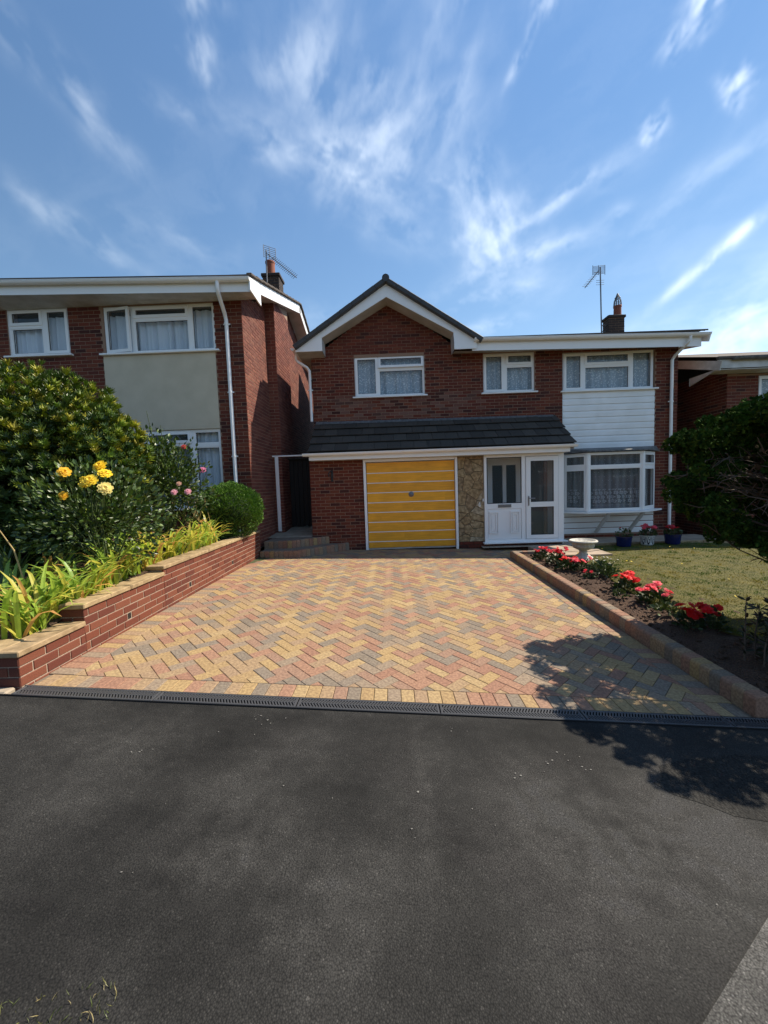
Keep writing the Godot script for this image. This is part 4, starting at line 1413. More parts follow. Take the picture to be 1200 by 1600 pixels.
	te.qo(Vector3(2.05, 4.868, -9.235), Vector3(7.36, 4.83, -9.235), Vector3(7.36, 4.85, -9.6), Vector3(2.05, 4.89, -9.6), Vector3(4, 0, -9))
	put(roof, "eaves_tiles", te.done(), M.tile[0])
	var fa := MB.new()
	fa.qo(Vector3(2.02, 4.58, -9.30), Vector3(7.33, 4.47, -9.30), Vector3(7.33, 4.72, -9.30), Vector3(2.02, 4.80, -9.30), Vector3(4, 4.6, -11))
	fa.qo(Vector3(7.33, 4.47, -9.30), Vector3(7.33, 4.72, -9.30), Vector3(7.33, 4.74, -9.95), Vector3(7.33, 4.60, -9.95), Vector3(4, 4.6, -9.5))
	put(roof, "fascia", fa.done(), M.upvc)
	var so := MB.new()
	so.qo(Vector3(1.62, 4.585, -9.302), Vector3(7.33, 4.475, -9.302), Vector3(7.33, 4.60, zu + 0.0), Vector3(1.62, 4.66, zu + 0.0), Vector3(4, 9, -9.5))
	so.qo(Vector3(7.10, 4.60, zu), Vector3(7.33, 4.60, zu), Vector3(7.33, 4.60, -9.95), Vector3(7.10, 4.60, -9.95), Vector3(7.2, 9, -9.8))
	put(roof, "soffit", so.done(), M.soffit)
	var ap := Vector3(0.045, 6.27, 0)
	var gr := MB.new()
	var zf := -9.20
	for sg in [-1.0, 1.0]:
		var e: Vector3 = Vector3(0.045 + sg * 2.20, 4.83, 0)
		var nn := Vector3(sg * (ap.y - e.y), absf(e.x - ap.x), 0).normalized()
		for k in 5:
			var p := ap.lerp(e, k / 5.0)
			var q := ap.lerp(e, (k + 1) / 5.0)
			var a := p - nn * 0.02 + Vector3(0, 0, zf - 0.03)
			var b := q + nn * 0.012 + Vector3(0, 0, zf - 0.03)
			var c := Vector3(0, 0, -7.6)
			gr.qo(a, b, b + c, a + c, Vector3(0.045, 4, -11))
			gr.qo(q + nn * 0.012 + Vector3(0, 0, zf - 0.03), q - nn * 0.04 + Vector3(0, 0, zf - 0.03), q - nn * 0.04 + Vector3(0, 0, zf - 7.63), q + nn * 0.012 + Vector3(0, 0, zf - 7.63), Vector3(0.045, 6.5, -11))
	var groof := put(h, "gable_roof", gr.done(), M.tile[2])
	groof.set_meta("o", Vector3.ZERO)
	for sg in [-1.0, 1.0]:
		var e: Vector3 = Vector3(0.045 + sg * 2.22, 4.82, 0)
		var u: Vector3 = (e - ap).normalized()
		var nn := Vector3(sg * absf(u.y), absf(u.x), 0)
		var L: float = (e - ap).length()
		var units := 8
		for k in units:
			var vm := MB.new()
			var s0 := L * k / units
			var s1 := L * (k + 1) / units
			var c: Vector3 = ap + u * (s0 + s1) * 0.5 - nn * 0.045 + Vector3(0, 0, zf - 0.02)
			vm.bbox(Vector3.ZERO, Vector3(s1 - s0 + 0.006, 0.105 + (0.004 if k % 2 else 0.0), 0.13), 0.012)
			put(groof, "verge_unit", vm.done(), M.roof_dark, c, Basis(u * 1.0, nn, u.cross(nn)))
	var rc := MB.new()
	rc.tube([Vector3(0.045, 6.24, zf + 0.055), Vector3(0.045, 6.24, -13.5)], [0.085], 12)
	put(groof, "ridge_tiles", rc.done(), M.roof_dark)
	# white bargeboards with boxed ends
	var bz := -9.26
	var bg := MB.new()
	var L0 := Vector2(-2.13, 4.70)
	var top_l := Vector2(-2.13, 4.76)
	bg.prism(PackedVector2Array([Vector2(-2.13, 4.70), Vector2(-1.50, 4.70), Vector2(-1.50, 5.00), Vector2(0.045, 5.865), Vector2(0.045, 6.15), Vector2(-2.13, 4.775)]), bz - 0.025, bz, 0.004)
	bg.prism(PackedVector2Array([Vector2(1.60, 4.615), Vector2(2.12, 4.615), Vector2(2.12, 4.80), Vector2(0.045, 6.15), Vector2(0.045, 5.865), Vector2(1.585, 5.00), Vector2(1.60, 4.78)]), bz - 0.0245, bz + 0.0005, 0.004)
	var bb := put(h, "bargeboard", bg.done(), M.upvc)
	bb.set_meta("o", Vector3.ZERO)
	var bs := MB.new()
	for k in [[Vector2(-1.50, 5.00), Vector2(0.045, 5.865)], [Vector2(0.045, 5.865), Vector2(1.585, 5.00)]]:
		bs.qo(Vector3(k[0].x, k[0].y, bz - 0.02), Vector3(k[1].x, k[1].y, bz - 0.02), Vector3(k[1].x, k[1].y, zu - 0.005), Vector3(k[0].x, k[0].y, zu - 0.005), Vector3(0, 9, -9.5))
	bs.qo(Vector3(-2.12, 4.702, bz - 0.02), Vector3(-1.503, 4.702, bz - 0.02), Vector3(-1.503, 4.68, zu - 0.003), Vector3(-2.12, 4.68, zu - 0.003), Vector3(-2, 9, -9.5))
	bs.qo(Vector3(-2.12, 4.68, zu), Vector3(-1.86, 4.68, zu), Vector3(-1.86, 4.68, -16.5), Vector3(-2.12, 4.68, -16.5), Vector3(-2, 9, -12))
	put(bb, "soffit", bs.done(), M.soffit)
	var ends := MB.new()
	ends.qo(Vector3(-1.50, 4.70, bz - 0.02), Vector3(-1.50, 5.0, bz - 0.02), Vector3(-1.50, 5.0, zu), Vector3(-1.50, 4.70, zu), Vector3(-2, 4.8, -9.5))
	ends.qo(Vector3(1.60, 4.615, bz - 0.02), Vector3(1.585, 5.0, bz - 0.02), Vector3(1.585, 5.0, zu), Vector3(1.60, 4.615, zu), Vector3(2, 4.8, -9.5))
	put(bb, "box_end", ends.done(), M.upvc_dull)
	var sf := MB.new()
	sf.span(Vector3(-2.145, 4.69, -16.5), Vector3(-2.12, 4.83, bz - 0.03))
	put(bb, "side_fascia", sf.done(), M.upvc)
	gutter(h, "gutter", Vector3(2.06, 4.825, -9.225), Vector3(7.46, 4.735, -9.225), M.upvc, 0.062, 0.62)
	gutter(h, "gutter", Vector3(-2.20, 4.80, -9.30), Vector3(-2.20, 4.78, -16.4), M.upvc, 0.056, 1.4)
	downpipe(h, [Vector3(7.02, 4.70, -9.225), Vector3(7.02, 4.60, -9.225), Vector3(6.97, 4.53, -9.26), Vector3(6.93, 4.36, -9.58), Vector3(6.91, 4.28, -9.64), Vector3(6.91, 0.15, -9.64)], 0.036, [Vector3(6.91, 3.3, -9.64), Vector3(6.91, 2.2, -9.64), Vector3(6.91, 1.1, -9.64)])
	downpipe(h, [Vector3(-2.20, 4.74, -9.55), Vector3(-2.20, 4.62, -9.55), Vector3(-2.14, 4.55, -9.57), Vector3(-1.95, 4.44, -9.62), Vector3(-1.90, 4.36, -9.64), Vector3(-1.90, 3.13, -9.64)], 0.034, [Vector3(-1.90, 3.9, -9.64)])
	chimney(h, Vector3(7.37, 5.9, -13.56), Vector3(7.89, 6.82, -13.2), Vector3(7.76, 6.85, -13.38), 0.118, 0.34, true)
	var ae := MB.new()
	ae.tube([Vector3(7.20, 6.1, -13.3), Vector3(7.14, 8.42, -13.3)], [0.022], 8)
	ae.tube([Vector3(7.20, 6.55, -13.3), Vector3(7.34, 6.55, -13.3)], [0.015], 6)
	ae.tube([Vector3(7.20, 6.35, -13.3), Vector3(7.34, 6.35, -13.3)], [0.015], 6)
	var aer := put(h, "tv_aerial", ae.done(), M.aluminium)
	aer.set_meta("o", Vector3.ZERO)
	var ag := MB.new()
	ag.tube([Vector3(7.14, 8.36, -13.38), Vector3(7.19, 8.30, -14.4)], [0.014], 6)
	for i in 8: ag.tube([Vector3(7.14 - 0.19, 8.24 + 0.036 * i, -13.40), Vector3(7.14 + 0.21, 8.27 + 0.036 * i, -13.40)], [0.007], 5)
	for x in [-0.19, 0.0, 0.21]: ag.tube([Vector3(7.14 + x, 8.22, -13.40), Vector3(7.14 + x, 8.53, -13.40)], [0.009], 5)
	for i in 9: ag.tube([Vector3(7.14 - 0.09, 8.35 - 0.006 * i, -13.5 - 0.1 * i), Vector3(7.14 + 0.11, 8.35 - 0.006 * i, -13.5 - 0.1 * i)], [0.006], 5)
	for i in 3: ag.tube([Vector3(7.14 - 0.13, 7.86 + 0.07 * i, -13.3), Vector3(7.14 + 0.13, 7.86 + 0.07 * i, -13.3)], [0.006], 5)
	put(aer, "elements", ag.done(), M.aluminium)
	# ---- upper windows
	var zw := zu - 0.045
	var wg := window(h, gw, [[-0.765, 3.735, -0.235, 4.655, true], [-0.19, 4.40, 0.895, 4.655, true, 0.16, "top"], [-0.19, 3.735, 0.895, 4.335, false]], zw, M.upvc)
	curtain(wg, "net_curtain", -0.78, 0.91, 3.72, 4.66, zw - 0.14, M.lace, 26.0)
	var wb := window(h, w2, [[2.41, 3.72, 2.87, 4.60, true], [2.95, 4.36, 3.59, 4.60, true], [2.95, 3.72, 3.59, 4.30, false]], zw, M.upvc)
	curtain(wb, "net_curtain", 2.39, 3.61, 3.70, 4.62, zw - 0.14, M.lace, 26.0)
	var wc := window(h, [4.33, 3.65, 6.53, 4.57], [[4.37, 3.69, 4.80, 4.535, true], [4.87, 4.285, 5.95, 4.535, true], [4.87, 3.69, 5.95, 4.225, false], [6.03, 3.69, 6.49, 4.535, false]], zw, M.upvc, {"ears": 0.16})
	curtain(wc, "net_curtain", 4.35, 6.51, 3.67, 4.55, zw - 0.14, M.lace, 24.0)
	# ---- white shiplap panel under the right window
	var sb := MB.new()
	sb.span(Vector3(4.31, 2.2, zu - 0.06), Vector3(6.54, 3.62, zu - 0.02))
	var sp := put(h, "siding_panel", sb.done(), M.upvc)
	sp.set_meta("o", Vector3.ZERO)
	for i in 9:
		var bm := MB.new()
		var yb := 2.235 + i * 0.1535
		bm.prism(PackedVector2Array([Vector2(0, 0), Vector2(0.022, 0.004), Vector2(0.022, 0.10), Vector2(0.008, 0.148), Vector2(0, 0.1535)]), 0.0, 2.24)
		put(sp, "siding_board", bm.done(), M.siding, Vector3(6.545, yb, zu - 0.018), Basis(Vector3(0, 0, 1), Vector3.UP, Vector3.LEFT))
	# ---- bay window
	bay(h, zu)
	canopy(h, zu)
	lower_front(h, zl, zu)

func bay(h: Node, zu: float) -> void:
	var xl := 4.31
	var xa := 4.70
	var xb := 5.99
	var xr := 6.56
	var zf := -9.24
	var y0 := 0.70
	var y1 := 2.10
	var pts := [Vector2(xl, zu + 0.02), Vector2(xa, zf), Vector2(xb, zf), Vector2(xr, zu + 0.02)]
	var root := MB.new()
	# lead roof of the bay
	var rp := PackedVector2Array()
	for p in [Vector2(xl - 0.1, zu), Vector2(xa - 0.06, zf + 0.09), Vector2(xb + 0.06, zf + 0.09), Vector2(xr + 0.12, zu)]: rp.append(Vector2(p.x, -p.y))
	root.prism(rp, y1 + 0.012, y1 + 0.05, 0.01)
	var roof := put(h, "bay_roof", root.done(), M.lead, Vector3.ZERO, Basis(Vector3.RIGHT, -PI / 2))
	roof.set_meta("o", Vector3.ZERO)
	var fl := MB.new()
	var up := y1 + 0.14
	var q := [Vector3(xl - 0.03, up, zu + 0.012), Vector3(xr + 0.04, up, zu + 0.012)]
	fl.qo(Vector3(xa - 0.05, y1 + 0.052, zf + 0.07), Vector3(xb + 0.05, y1 + 0.052, zf + 0.07), q[1], q[0], Vector3(5.4, 0, -9.6))
	fl.trio(Vector3(xa - 0.05, y1 + 0.052, zf + 0.07), q[0], Vector3(xl - 0.08, y1 + 0.052, zu + 0.012), Vector3(5.4, 0, -9.6))
	fl.trio(Vector3(xb + 0.05, y1 + 0.052, zf + 0.07), q[1], Vector3(xr + 0.09, y1 + 0.052, zu + 0.012), Vector3(5.4, 0, -9.6))
	put(h, "lead_flashing", fl.done(), M.lead)
	for i in 3:
		var a: Vector2 = pts[i]
		var b: Vector2 = pts[i + 1]
		var d := b - a
		var ln := d.length()
		var ax := Vector3(d.x, 0, d.y) / ln
		var bas := Basis(ax, Vector3.UP, ax.cross(Vector3.UP))
		var panes := [[0.05, y0 + 0.05, ln - 0.05, 1.72, i != 1], [0.05, 1.79, ln - 0.05, y1 - 0.045, i != 1]]
		var w := window_at(h, Vector3(a.x, 0, a.y), bas, [0.0, y0, ln, y1], panes)
		curtain(w, "net_curtain", 0.01, ln - 0.01, y0 + 0.02, y1 - 0.02, -0.16, M.lace_hem, 22.0, 0.05, 1.42)
		if i == 1:
			curtain(w, "curtain", -0.08, 0.22, y0, y1, -0.24, M.cloth_dark, 30.0, 0.04)
	for i in [1, 2]:
		var p: Vector2 = pts[i]
		var m := MB.new()
		m.tube([Vector3(p.x, y0, p.y - 0.03), Vector3(p.x, y1, p.y - 0.03)], [0.05], 12)
		put(h, "bay_corner_post", m.done(), M.upvc)
	var sl := MB.new()
	var sp := PackedVector2Array()
	for p in [Vector2(xl - 0.05, zu + 0.0), Vector2(xl - 0.06, zu + 0.09), Vector2(xa - 0.06, zf + 0.09), Vector2(xb + 0.06, zf + 0.09), Vector2(xr + 0.17, zu + 0.05), Vector2(xr + 0.17, zu)]: sp.append(Vector2(p.x, -p.y))
	sl.prism(sp, y0 - 0.045, y0 - 0.004, 0.006)
	put(h, "bay_sill", sl.done(), M.upvc, Vector3.ZERO, Basis(Vector3.RIGHT, -PI / 2))
	for x in [5.17, 5.98]:
		var m := MB.new()
		var lo := Vector3(x - 0.08, 0.14, zu + 0.06)
		var hi := Vector3(x + 0.05, y0 - 0.05, zf - 0.02)
		var y := (hi - lo).normalized()
		var xx := y.cross(Vector3.BACK).normalized()
		m.bbox((lo + hi) * 0.5, Vector3(0.075, (hi - lo).length(), 0.06), 0.006, Basis(xx, y, xx.cross(y)))
		put(h, "bay_bracket", m.done(), M.upvc_dull)
	var sb := MB.new()
	sb.span(Vector3(4.0, 0.1, zu - 0.06), Vector3(6.545, 0.68, zu - 0.02))
	var pn := put(h, "siding_panel", sb.done(), M.upvc)
	pn.set_meta("o", Vector3.ZERO)
	for i in 4:
		var bm := MB.new()
		bm.prism(PackedVector2Array([Vector2(0, 0), Vector2(0.022, 0.004), Vector2(0.022, 0.10), Vector2(0.008, 0.140), Vector2(0, 0.145)]), 0.0, 2.60)
		put(pn, "siding_board", bm.done(), M.siding, Vector3(6.55, 0.11 + i * 0.145, zu - 0.018), Basis(Vector3(0, 0, 1), Vector3.UP, Vector3.LEFT))

func window_at(h: Node, at: Vector3, bas: Basis, r: Array, panes: Array) -> MeshInstance3D:   # a window on a turned face
	var holder := MB.new()
	var holes := []
	for p in panes: holes.append([p[0], p[1], p[2], p[3]])
	holder.slab(r[0], r[2], r[1], r[3], -0.07, 0.0, holes)
	var fr := put(h, "bay_window", holder.done(), M.upvc, at, bas)
	fr.set_meta("o", Vector3.ZERO)
	for p in panes:
		var s := 0.04 if p[4] else 0.016
		var out := 0.014 if p[4] else -0.008
		var e := 0.010 if p[4] else 0.0
		var sm := MB.new()
		sm.slab(p[0] - e, p[2] + e, p[1] - e, p[3] + e, out - 0.045, out, [[p[0] + s, p[1] + s, p[2] - s, p[3] - s]])
		put(fr, "sash", sm.done(), M.upvc)
		var g := MB.new()
		var z := out - 0.022
		g.q(Vector3(p[0] + s, p[1] + s, z), Vector3(p[2] - s, p[1] + s, z), Vector3(p[2] - s, p[3] - s, z), Vector3(p[0] + s, p[3] - s, z))
		put(fr, "pane", g.done(), M.glass)
		var k := MB.new()
		k.slab(p[0] + s - 0.006, p[2] - s + 0.006, p[1] + s - 0.006, p[3] - s + 0.006, z - 0.002, z + 0.008, [[p[0] + s + 0.007, p[1] + s + 0.007, p[2] - s - 0.007, p[3] - s - 0.007]])
		put(fr, "gasket", k.done(), M.gasket)
	return fr

func canopy(h: Node, zu: float) -> void:
	var top := Vector3(0, 3.08, zu + 0.01)
	var bot := Vector3(0, 2.275, -8.60)
	var dz := bot - top
	var u := dz.normalized()
	var nn := Vector3(0, -u.z, u.y)
	nn = Vector3.RIGHT.cross(u) * -1.0
	if nn.y < 0: nn = -nn
	var xl := -1.82
	var xr := 4.12
	var base := MB.new()
	var c := (top + bot) * 0.5 - nn * 0.05
	base.box(Vector3((xl + xr) * 0.5, c.y, c.z), Vector3(xr - xl - 0.02, 0.04, dz.length() - 0.02), Basis(Vector3.RIGHT, nn, Vector3.RIGHT.cross(nn)))
	var cr := put(h, "canopy_roof", base.done(), M.tile[0])
	cr.set_meta("o", Vector3.ZERO)
	var L := dz.length()
	var rows := 4
	var ex := L / rows
	for r in rows:
		var n := 20
		var tw := (xr - xl) / n
		var i := 0
		var x := xl
		while x < xr - 0.02:
			var wd := tw if not (r % 2 == 1 and i == 0) else tw * 0.5
			wd = minf(wd, xr - x)
			var m := MB.new()
			var key := "tile%d" % roundi(wd * 1000)
			if not mesh_cache.has(key):
				m.bbox(Vector3.ZERO, Vector3(wd - 0.005, 0.020, ex + 0.05), 0.004)
				mesh_cache[key] = m.done()
			var s := L - ex * (r + 0.5) - 0.02
			var at := top + u * s + nn * (0.012 + R(-0.002, 0.003)) + Vector3(x + wd * 0.5, 0, 0)
			put(cr, "roof_tile", mesh_cache[key], M.tile[rng.randi() % 4], at, Basis(Vector3.RIGHT, nn, Vector3.RIGHT.cross(nn)) * Basis(Vector3.RIGHT, -0.115))
			x += wd
			i += 1
	var ls := MB.new()
	ls.qo(Vector3(-1.80, 3.125, zu + 0.014), Vector3(4.06, 3.095, zu + 0.014), Vector3(4.06, 3.03, zu + 0.10), Vector3(-1.80, 3.05, zu + 0.10), Vector3(1, 2, -10))
	put(cr, "flashing", ls.done(), M.lead)
	gutter(h, "gutter", Vector3(-1.93, 2.245, -8.585), Vector3(4.13, 2.255, -8.585), M.upvc, 0.058, 0.8)
	var fa := MB.new()
	fa.bbox(Vector3((-1.80 + 4.0) * 0.5, 2.175, -8.665), Vector3(5.82, 0.145, 0.025), 0.003)
	fa.span(Vector3(3.985, 2.105, -9.68), Vector3(4.008, 2.28, -8.68))
	put(cr, "fascia", fa.done(), M.upvc)
	var so := MB.new()
	so.span(Vector3(-1.80, 2.098, -9.69), Vector3(3.99, 2.112, -8.68))
	put(cr, "soffit", so.done(), M.upvc_dull)
	var ve := MB.new()
	for x in [xl + 0.03, xr - 0.03]:
		ve.trio(Vector3(x, 2.16, -8.65), Vector3(x, 2.25, zu), Vector3(x, 3.02, zu), Vector3(1, 2.4, -9.2))
		ve.trio(Vector3(x, 2.16, -8.65), Vector3(x, 2.26, -8.62), Vector3(x, 3.02, zu), Vector3(1, 2.4, -9.2))
	put(cr, "verge_end", ve.done(), M.upvc_dull)

func lower_front(h: Node, zl: float, zu: float) -> void:
	# brick pier left of the garage and its return
	brick_wall(h, "garage_pier", Vector3(-1.86, 0, zl), Vector3.RIGHT, Vector3.BACK, 1.245, 2.10, [], [], 0.24, M.bricks, M.brick_cols, 220, func(_x, y): return y > -0.05, -0.3)
	brick_wall(h, "garage_side_wall", Vector3(-1.86, -0.3, zu), Vector3.BACK, Vector3.LEFT, -zu + zl - 0.012, 2.40, [], [], 0.2, M.bricks, M.brick_cols, 0, func(_x, _y): return false)
	# garage frame and door
	var gf := MB.new()
	gf.bbox(Vector3(-0.585, 1.03, zl + 0.005), Vector3(0.058, 2.13, 0.09), 0.005)
	gf.bbox(Vector3(1.515, 1.03, zl + 0.005), Vector3(0.055, 2.13, 0.09), 0.005)
	gf.bbox(Vector3(0.465, 2.068, zl + 0.003), Vector3(2.04, 0.062, 0.085), 0.005)
	put(h, "garage_frame", gf.done(), M.upvc)
	var gd := MB.new()
	gd.span(Vector3(-0.55, 0.0, zl - 0.09), Vector3(1.485, 2.03, zl - 0.045))
	var door := put(h, "garage_door", gd.done(), M.upvc_dull)
	door.set_meta("o", Vector3.ZERO)
	var yt := 2.028
	for i in 9:
		var hh := 0.248 if i == 0 else 0.228
		if i == 8: hh = 0.155
		var m := MB.new()
		m.bbox(Vector3.ZERO, Vector3(2.025, hh - 0.020, 0.03), 0.004)
		for k in m.t.size(): m.t[k] = Vector2(m.v[k].x * 0.5 + 0.5 + i * 0.37, m.v[k].y * 1.7 + i * 0.21)
		put(door, "door_board", m.done(), M.garage[rng.randi() % 3], Vector3(0.4675, yt - hh * 0.5, zl - 0.03))
		if i < 8:
			var s := MB.new()
			s.bbox(Vector3(0.4675, yt - hh, zl - 0.026), Vector3(2.022, 0.017, 0.03), 0.003)
			put(door, "white_strip", s.done(), M.upvc)
		yt -= hh
	var kn := MB.new()
	kn.lathe(Vector3.ZERO, [Vector2(0.062, 0), Vector2(0.062, 0.006), Vector2(0.052, 0.012), Vector2(0.02, 0.014), Vector2(0.018, 0.03), Vector2(0.026, 0.034), Vector2(0.024, 0.046), Vector2(0.0, 0.05)], 20)
	put(door, "handle", kn.done(), M.aluminium, Vector3(0.475, 1.268, zl - 0.016), Basis(Vector3.RIGHT, PI / 2))
	# iron bracket of an old lantern on the brick pier
	var ib := MB.new()
	ib.bbox(Vector3(-1.34, 1.75, zl + 0.012), Vector3(0.05, 0.26, 0.014), 0.003)
	ib.tube([Vector3(-1.34, 1.83, zl + 0.02), Vector3(-1.36, 1.86, zl + 0.07), Vector3(-1.41, 1.80, zl + 0.10), Vector3(-1.40, 1.73, zl + 0.08)], [0.012], 7)
	ib.tube([Vector3(-1.34, 1.68, zl + 0.02), Vector3(-1.35, 1.70, zl + 0.06), Vector3(-1.37, 1.74, zl + 0.07)], [0.009], 6)
	put(h, "iron_wall_bracket", ib.done(), M.black)
	# stone cladding
	var sb := MB.new()
	sb.span(Vector3(1.546, -0.1, zl - 0.25), Vector3(2.152, 2.10, zl - 0.022))
	var st := put(h, "stone_pier", sb.done(), M.stone_joint)
	st.set_meta("o", Vector3.ZERO)
	var cells := voronoi(Rect2(1.55, 0.12, 0.598, 1.975), 28, 0.0045, 1.5)
	for poly in cells:
		var c := Vector2.ZERO
		for p in poly: c += p / poly.size()
		var loc := PackedVector2Array()
		for p in poly: loc.append((p - c) + Vector2(R(-0.006, 0.006), R(-0.006, 0.006)))
		var m := MB.new()
		m.prism(loc, -0.02, R(0.0, 0.010), 0.006)
		put(st, "stone", m.done(), M.stone[rng.randi() % 5], Vector3(c.x, c.y, zl - 0.010), Basis(Vector3.UP, R(-0.02, 0.02)) * Basis(Vector3.RIGHT, R(-0.02, 0.02)))
	lay(st, Vector3(1.55, -0.03, zl + 0.002), Basis.IDENTITY, 0.60, 0.0, 0.15, [], func(_y): return Vector2(0, 0.60), M.bricks, M.brick_cols, 10, func(_x, _y): return true)
	var four := TextMesh.new()
	var fnt := SystemFont.new()
	fnt.font_names = PackedStringArray(["Droid Serif"])
	four.font = fnt; four.text = "4"; four.font_size = 32; four.pixel_size = 0.0042; four.depth = 0.008
	put(h, "house_number", four, M.upvc, Vector3(2.035, 0.975, zl + 0.013))
	var bell := MB.new()
	bell.bbox(Vector3(2.128, 1.08, zl + 0.014), Vector3(0.032, 0.065, 0.02), 0.004)
	put(h, "door_bell", bell.done(), M.upvc)
	# porch screen: fixed light with letter plate and moulded panel on the left, glazed door on the right
	var z := zl + 0.05
	var fr := MB.new()
	fr.slab(2.15, 3.94, 0.10, 2.10, z - 0.075, z, [[2.205, 0.985, 3.00, 2.04], [2.225, 0.16, 2.99, 0.865], [3.085, 0.145, 3.835, 2.045]])
	var ps := put(h, "porch_screen", fr.done(), M.upvc)
	ps.set_meta("o", Vector3.ZERO)
	var gl := func(x0: float, y0: float, x1: float, y1: float, zz: float) -> void:
		var g := MB.new()
		g.q(Vector3(x0, y0, zz), Vector3(x1, y0, zz), Vector3(x1, y1, zz), Vector3(x0, y1, zz))
		put(ps, "pane", g.done(), M.glass)
		var k := MB.new()
		k.slab(x0 - 0.006, x1 + 0.006, y0 - 0.006, y1 + 0.006, zz - 0.002, zz + 0.010, [[x0 + 0.009, y0 + 0.009, x1 - 0.009, y1 - 0.009]])
		put(ps, "gasket", k.done(), M.gasket)
	gl.call(2.212, 0.995, 2.993, 2.033, z - 0.03)
	var pb := MB.new()
	pb.bbox(Vector3(2.6075, 0.5125, z - 0.025), Vector3(0.755, 0.70, 0.03), 0.004)
	put(ps, "lower_panel", pb.done(), M.upvc)
	for x in [2.36, 2.845]:
		var mo := MB.new()
		mo.slab(x - 0.105, x + 0.105, 0.30, 0.80, z - 0.012, z + 0.016, [[x - 0.083, 0.322, x + 0.083, 0.778]])
		mo.slab(x - 0.062, x + 0.062, 0.345, 0.755, z - 0.012, z + 0.010, [[x - 0.036, 0.372, x + 0.036, 0.728]])
		mo.bbox(Vector3(x, 0.55, z - 0.008), Vector3(0.058, 0.342, 0.016), 0.006)
		put(ps, "raised_moulding", mo.done(), M.upvc)
	var lp := MB.new()
	lp.slab(2.455, 2.755, 0.895, 0.965, z, z + 0.010, [[2.468, 0.908, 2.742, 0.952]])
	lp.bbox(Vector3(2.605, 0.93, z + 0.002), Vector3(0.272, 0.042, 0.008), 0.002)
	put(ps, "letter_plate", lp.done(), M.metal)
	# door leaf
	var dl := MB.new()
	dl.slab(3.095, 3.825, 0.155, 2.035, z - 0.055, z + 0.012, [[3.20, 0.24, 3.725, 0.885], [3.20, 1.0, 3.725, 1.935]])
	put(ps, "door_leaf", dl.done(), M.upvc)
	gl.call(3.206, 1.006, 3.719, 1.929, z - 0.02)
	gl.call(3.206, 0.246, 3.719, 0.879, z - 0.02)
	var hd := MB.new()
	hd.bbox(Vector3(3.15, 1.03, z + 0.018), Vector3(0.032, 0.22, 0.012), 0.004)
	hd.tube([Vector3(3.15, 1.09, z + 0.02), Vector3(3.15, 1.09, z + 0.06), Vector3(3.17, 1.09, z + 0.068), Vector3(3.28, 1.088, z + 0.064)], [0.010], 8)
	put(ps, "door_handle", hd.done(), M.metal)
	var ls := MB.new()
	ls.bbox(Vector3(3.06, 0.085, z + 0.02), Vector3(1.90, 0.034, 0.16), 0.006)
	put(ps, "porch_sill", ls.done(), M.upvc)
	var pl := MB.new()
	pl.span(Vector3(2.155, -0.2, zl - 0.2), Vector3(3.94, 0.068, zl - 0.006))
	var pp := put(h, "porch_plinth", pl.done(), M.mortar)
	pp.set_meta("o", Vector3.ZERO)
	lay(pp, Vector3(2.155, -0.085, zl + 0.004), Basis.IDENTITY, 1.785, 0.0, 0.15, [], func(_y): return Vector2(0, 1.785), M.bricks, M.brick_cols, 20, func(_x, _y): return true)
	# right cheek of the porch and the hall behind it
	var ck := MB.new()
	ck.span(Vector3(3.925, 0.0, zu + 0.002), Vector3(3.965, 2.10, zl + 0.03))
	put(h, "porch_cheek", ck.done(), M.upvc)
	var hl := MB.new()
	hl.span(Vector3(1.6, -0.05, zu - 0.2), Vector3(3.92, 0.03, zl - 0.21))
	hl.span(Vector3(2.16, 0.03, zu - 0.25), Vector3(2.45, 2.09, zu - 0.05))
	hl.span(Vector3(3.3, 0.03, zu - 0.25), Vector3(3.92, 2.09, zu - 0.05))
	put(h, "porch_hall", hl.done(), M.inside)
	var idr := MB.new()
	idr.slab(2.45, 3.30, 0.03, 2.09, zu - 0.15, zu - 0.09, [[2.58, 0.25, 2.84, 1.9], [2.93, 0.25, 3.18, 1.9]])
	idr.span(Vector3(3.38, 0.03, zu - 0.05), Vector3(3.44, 2.0, zu - 0.0))
	put(h, "inner_door", idr.done(), M.upvc)

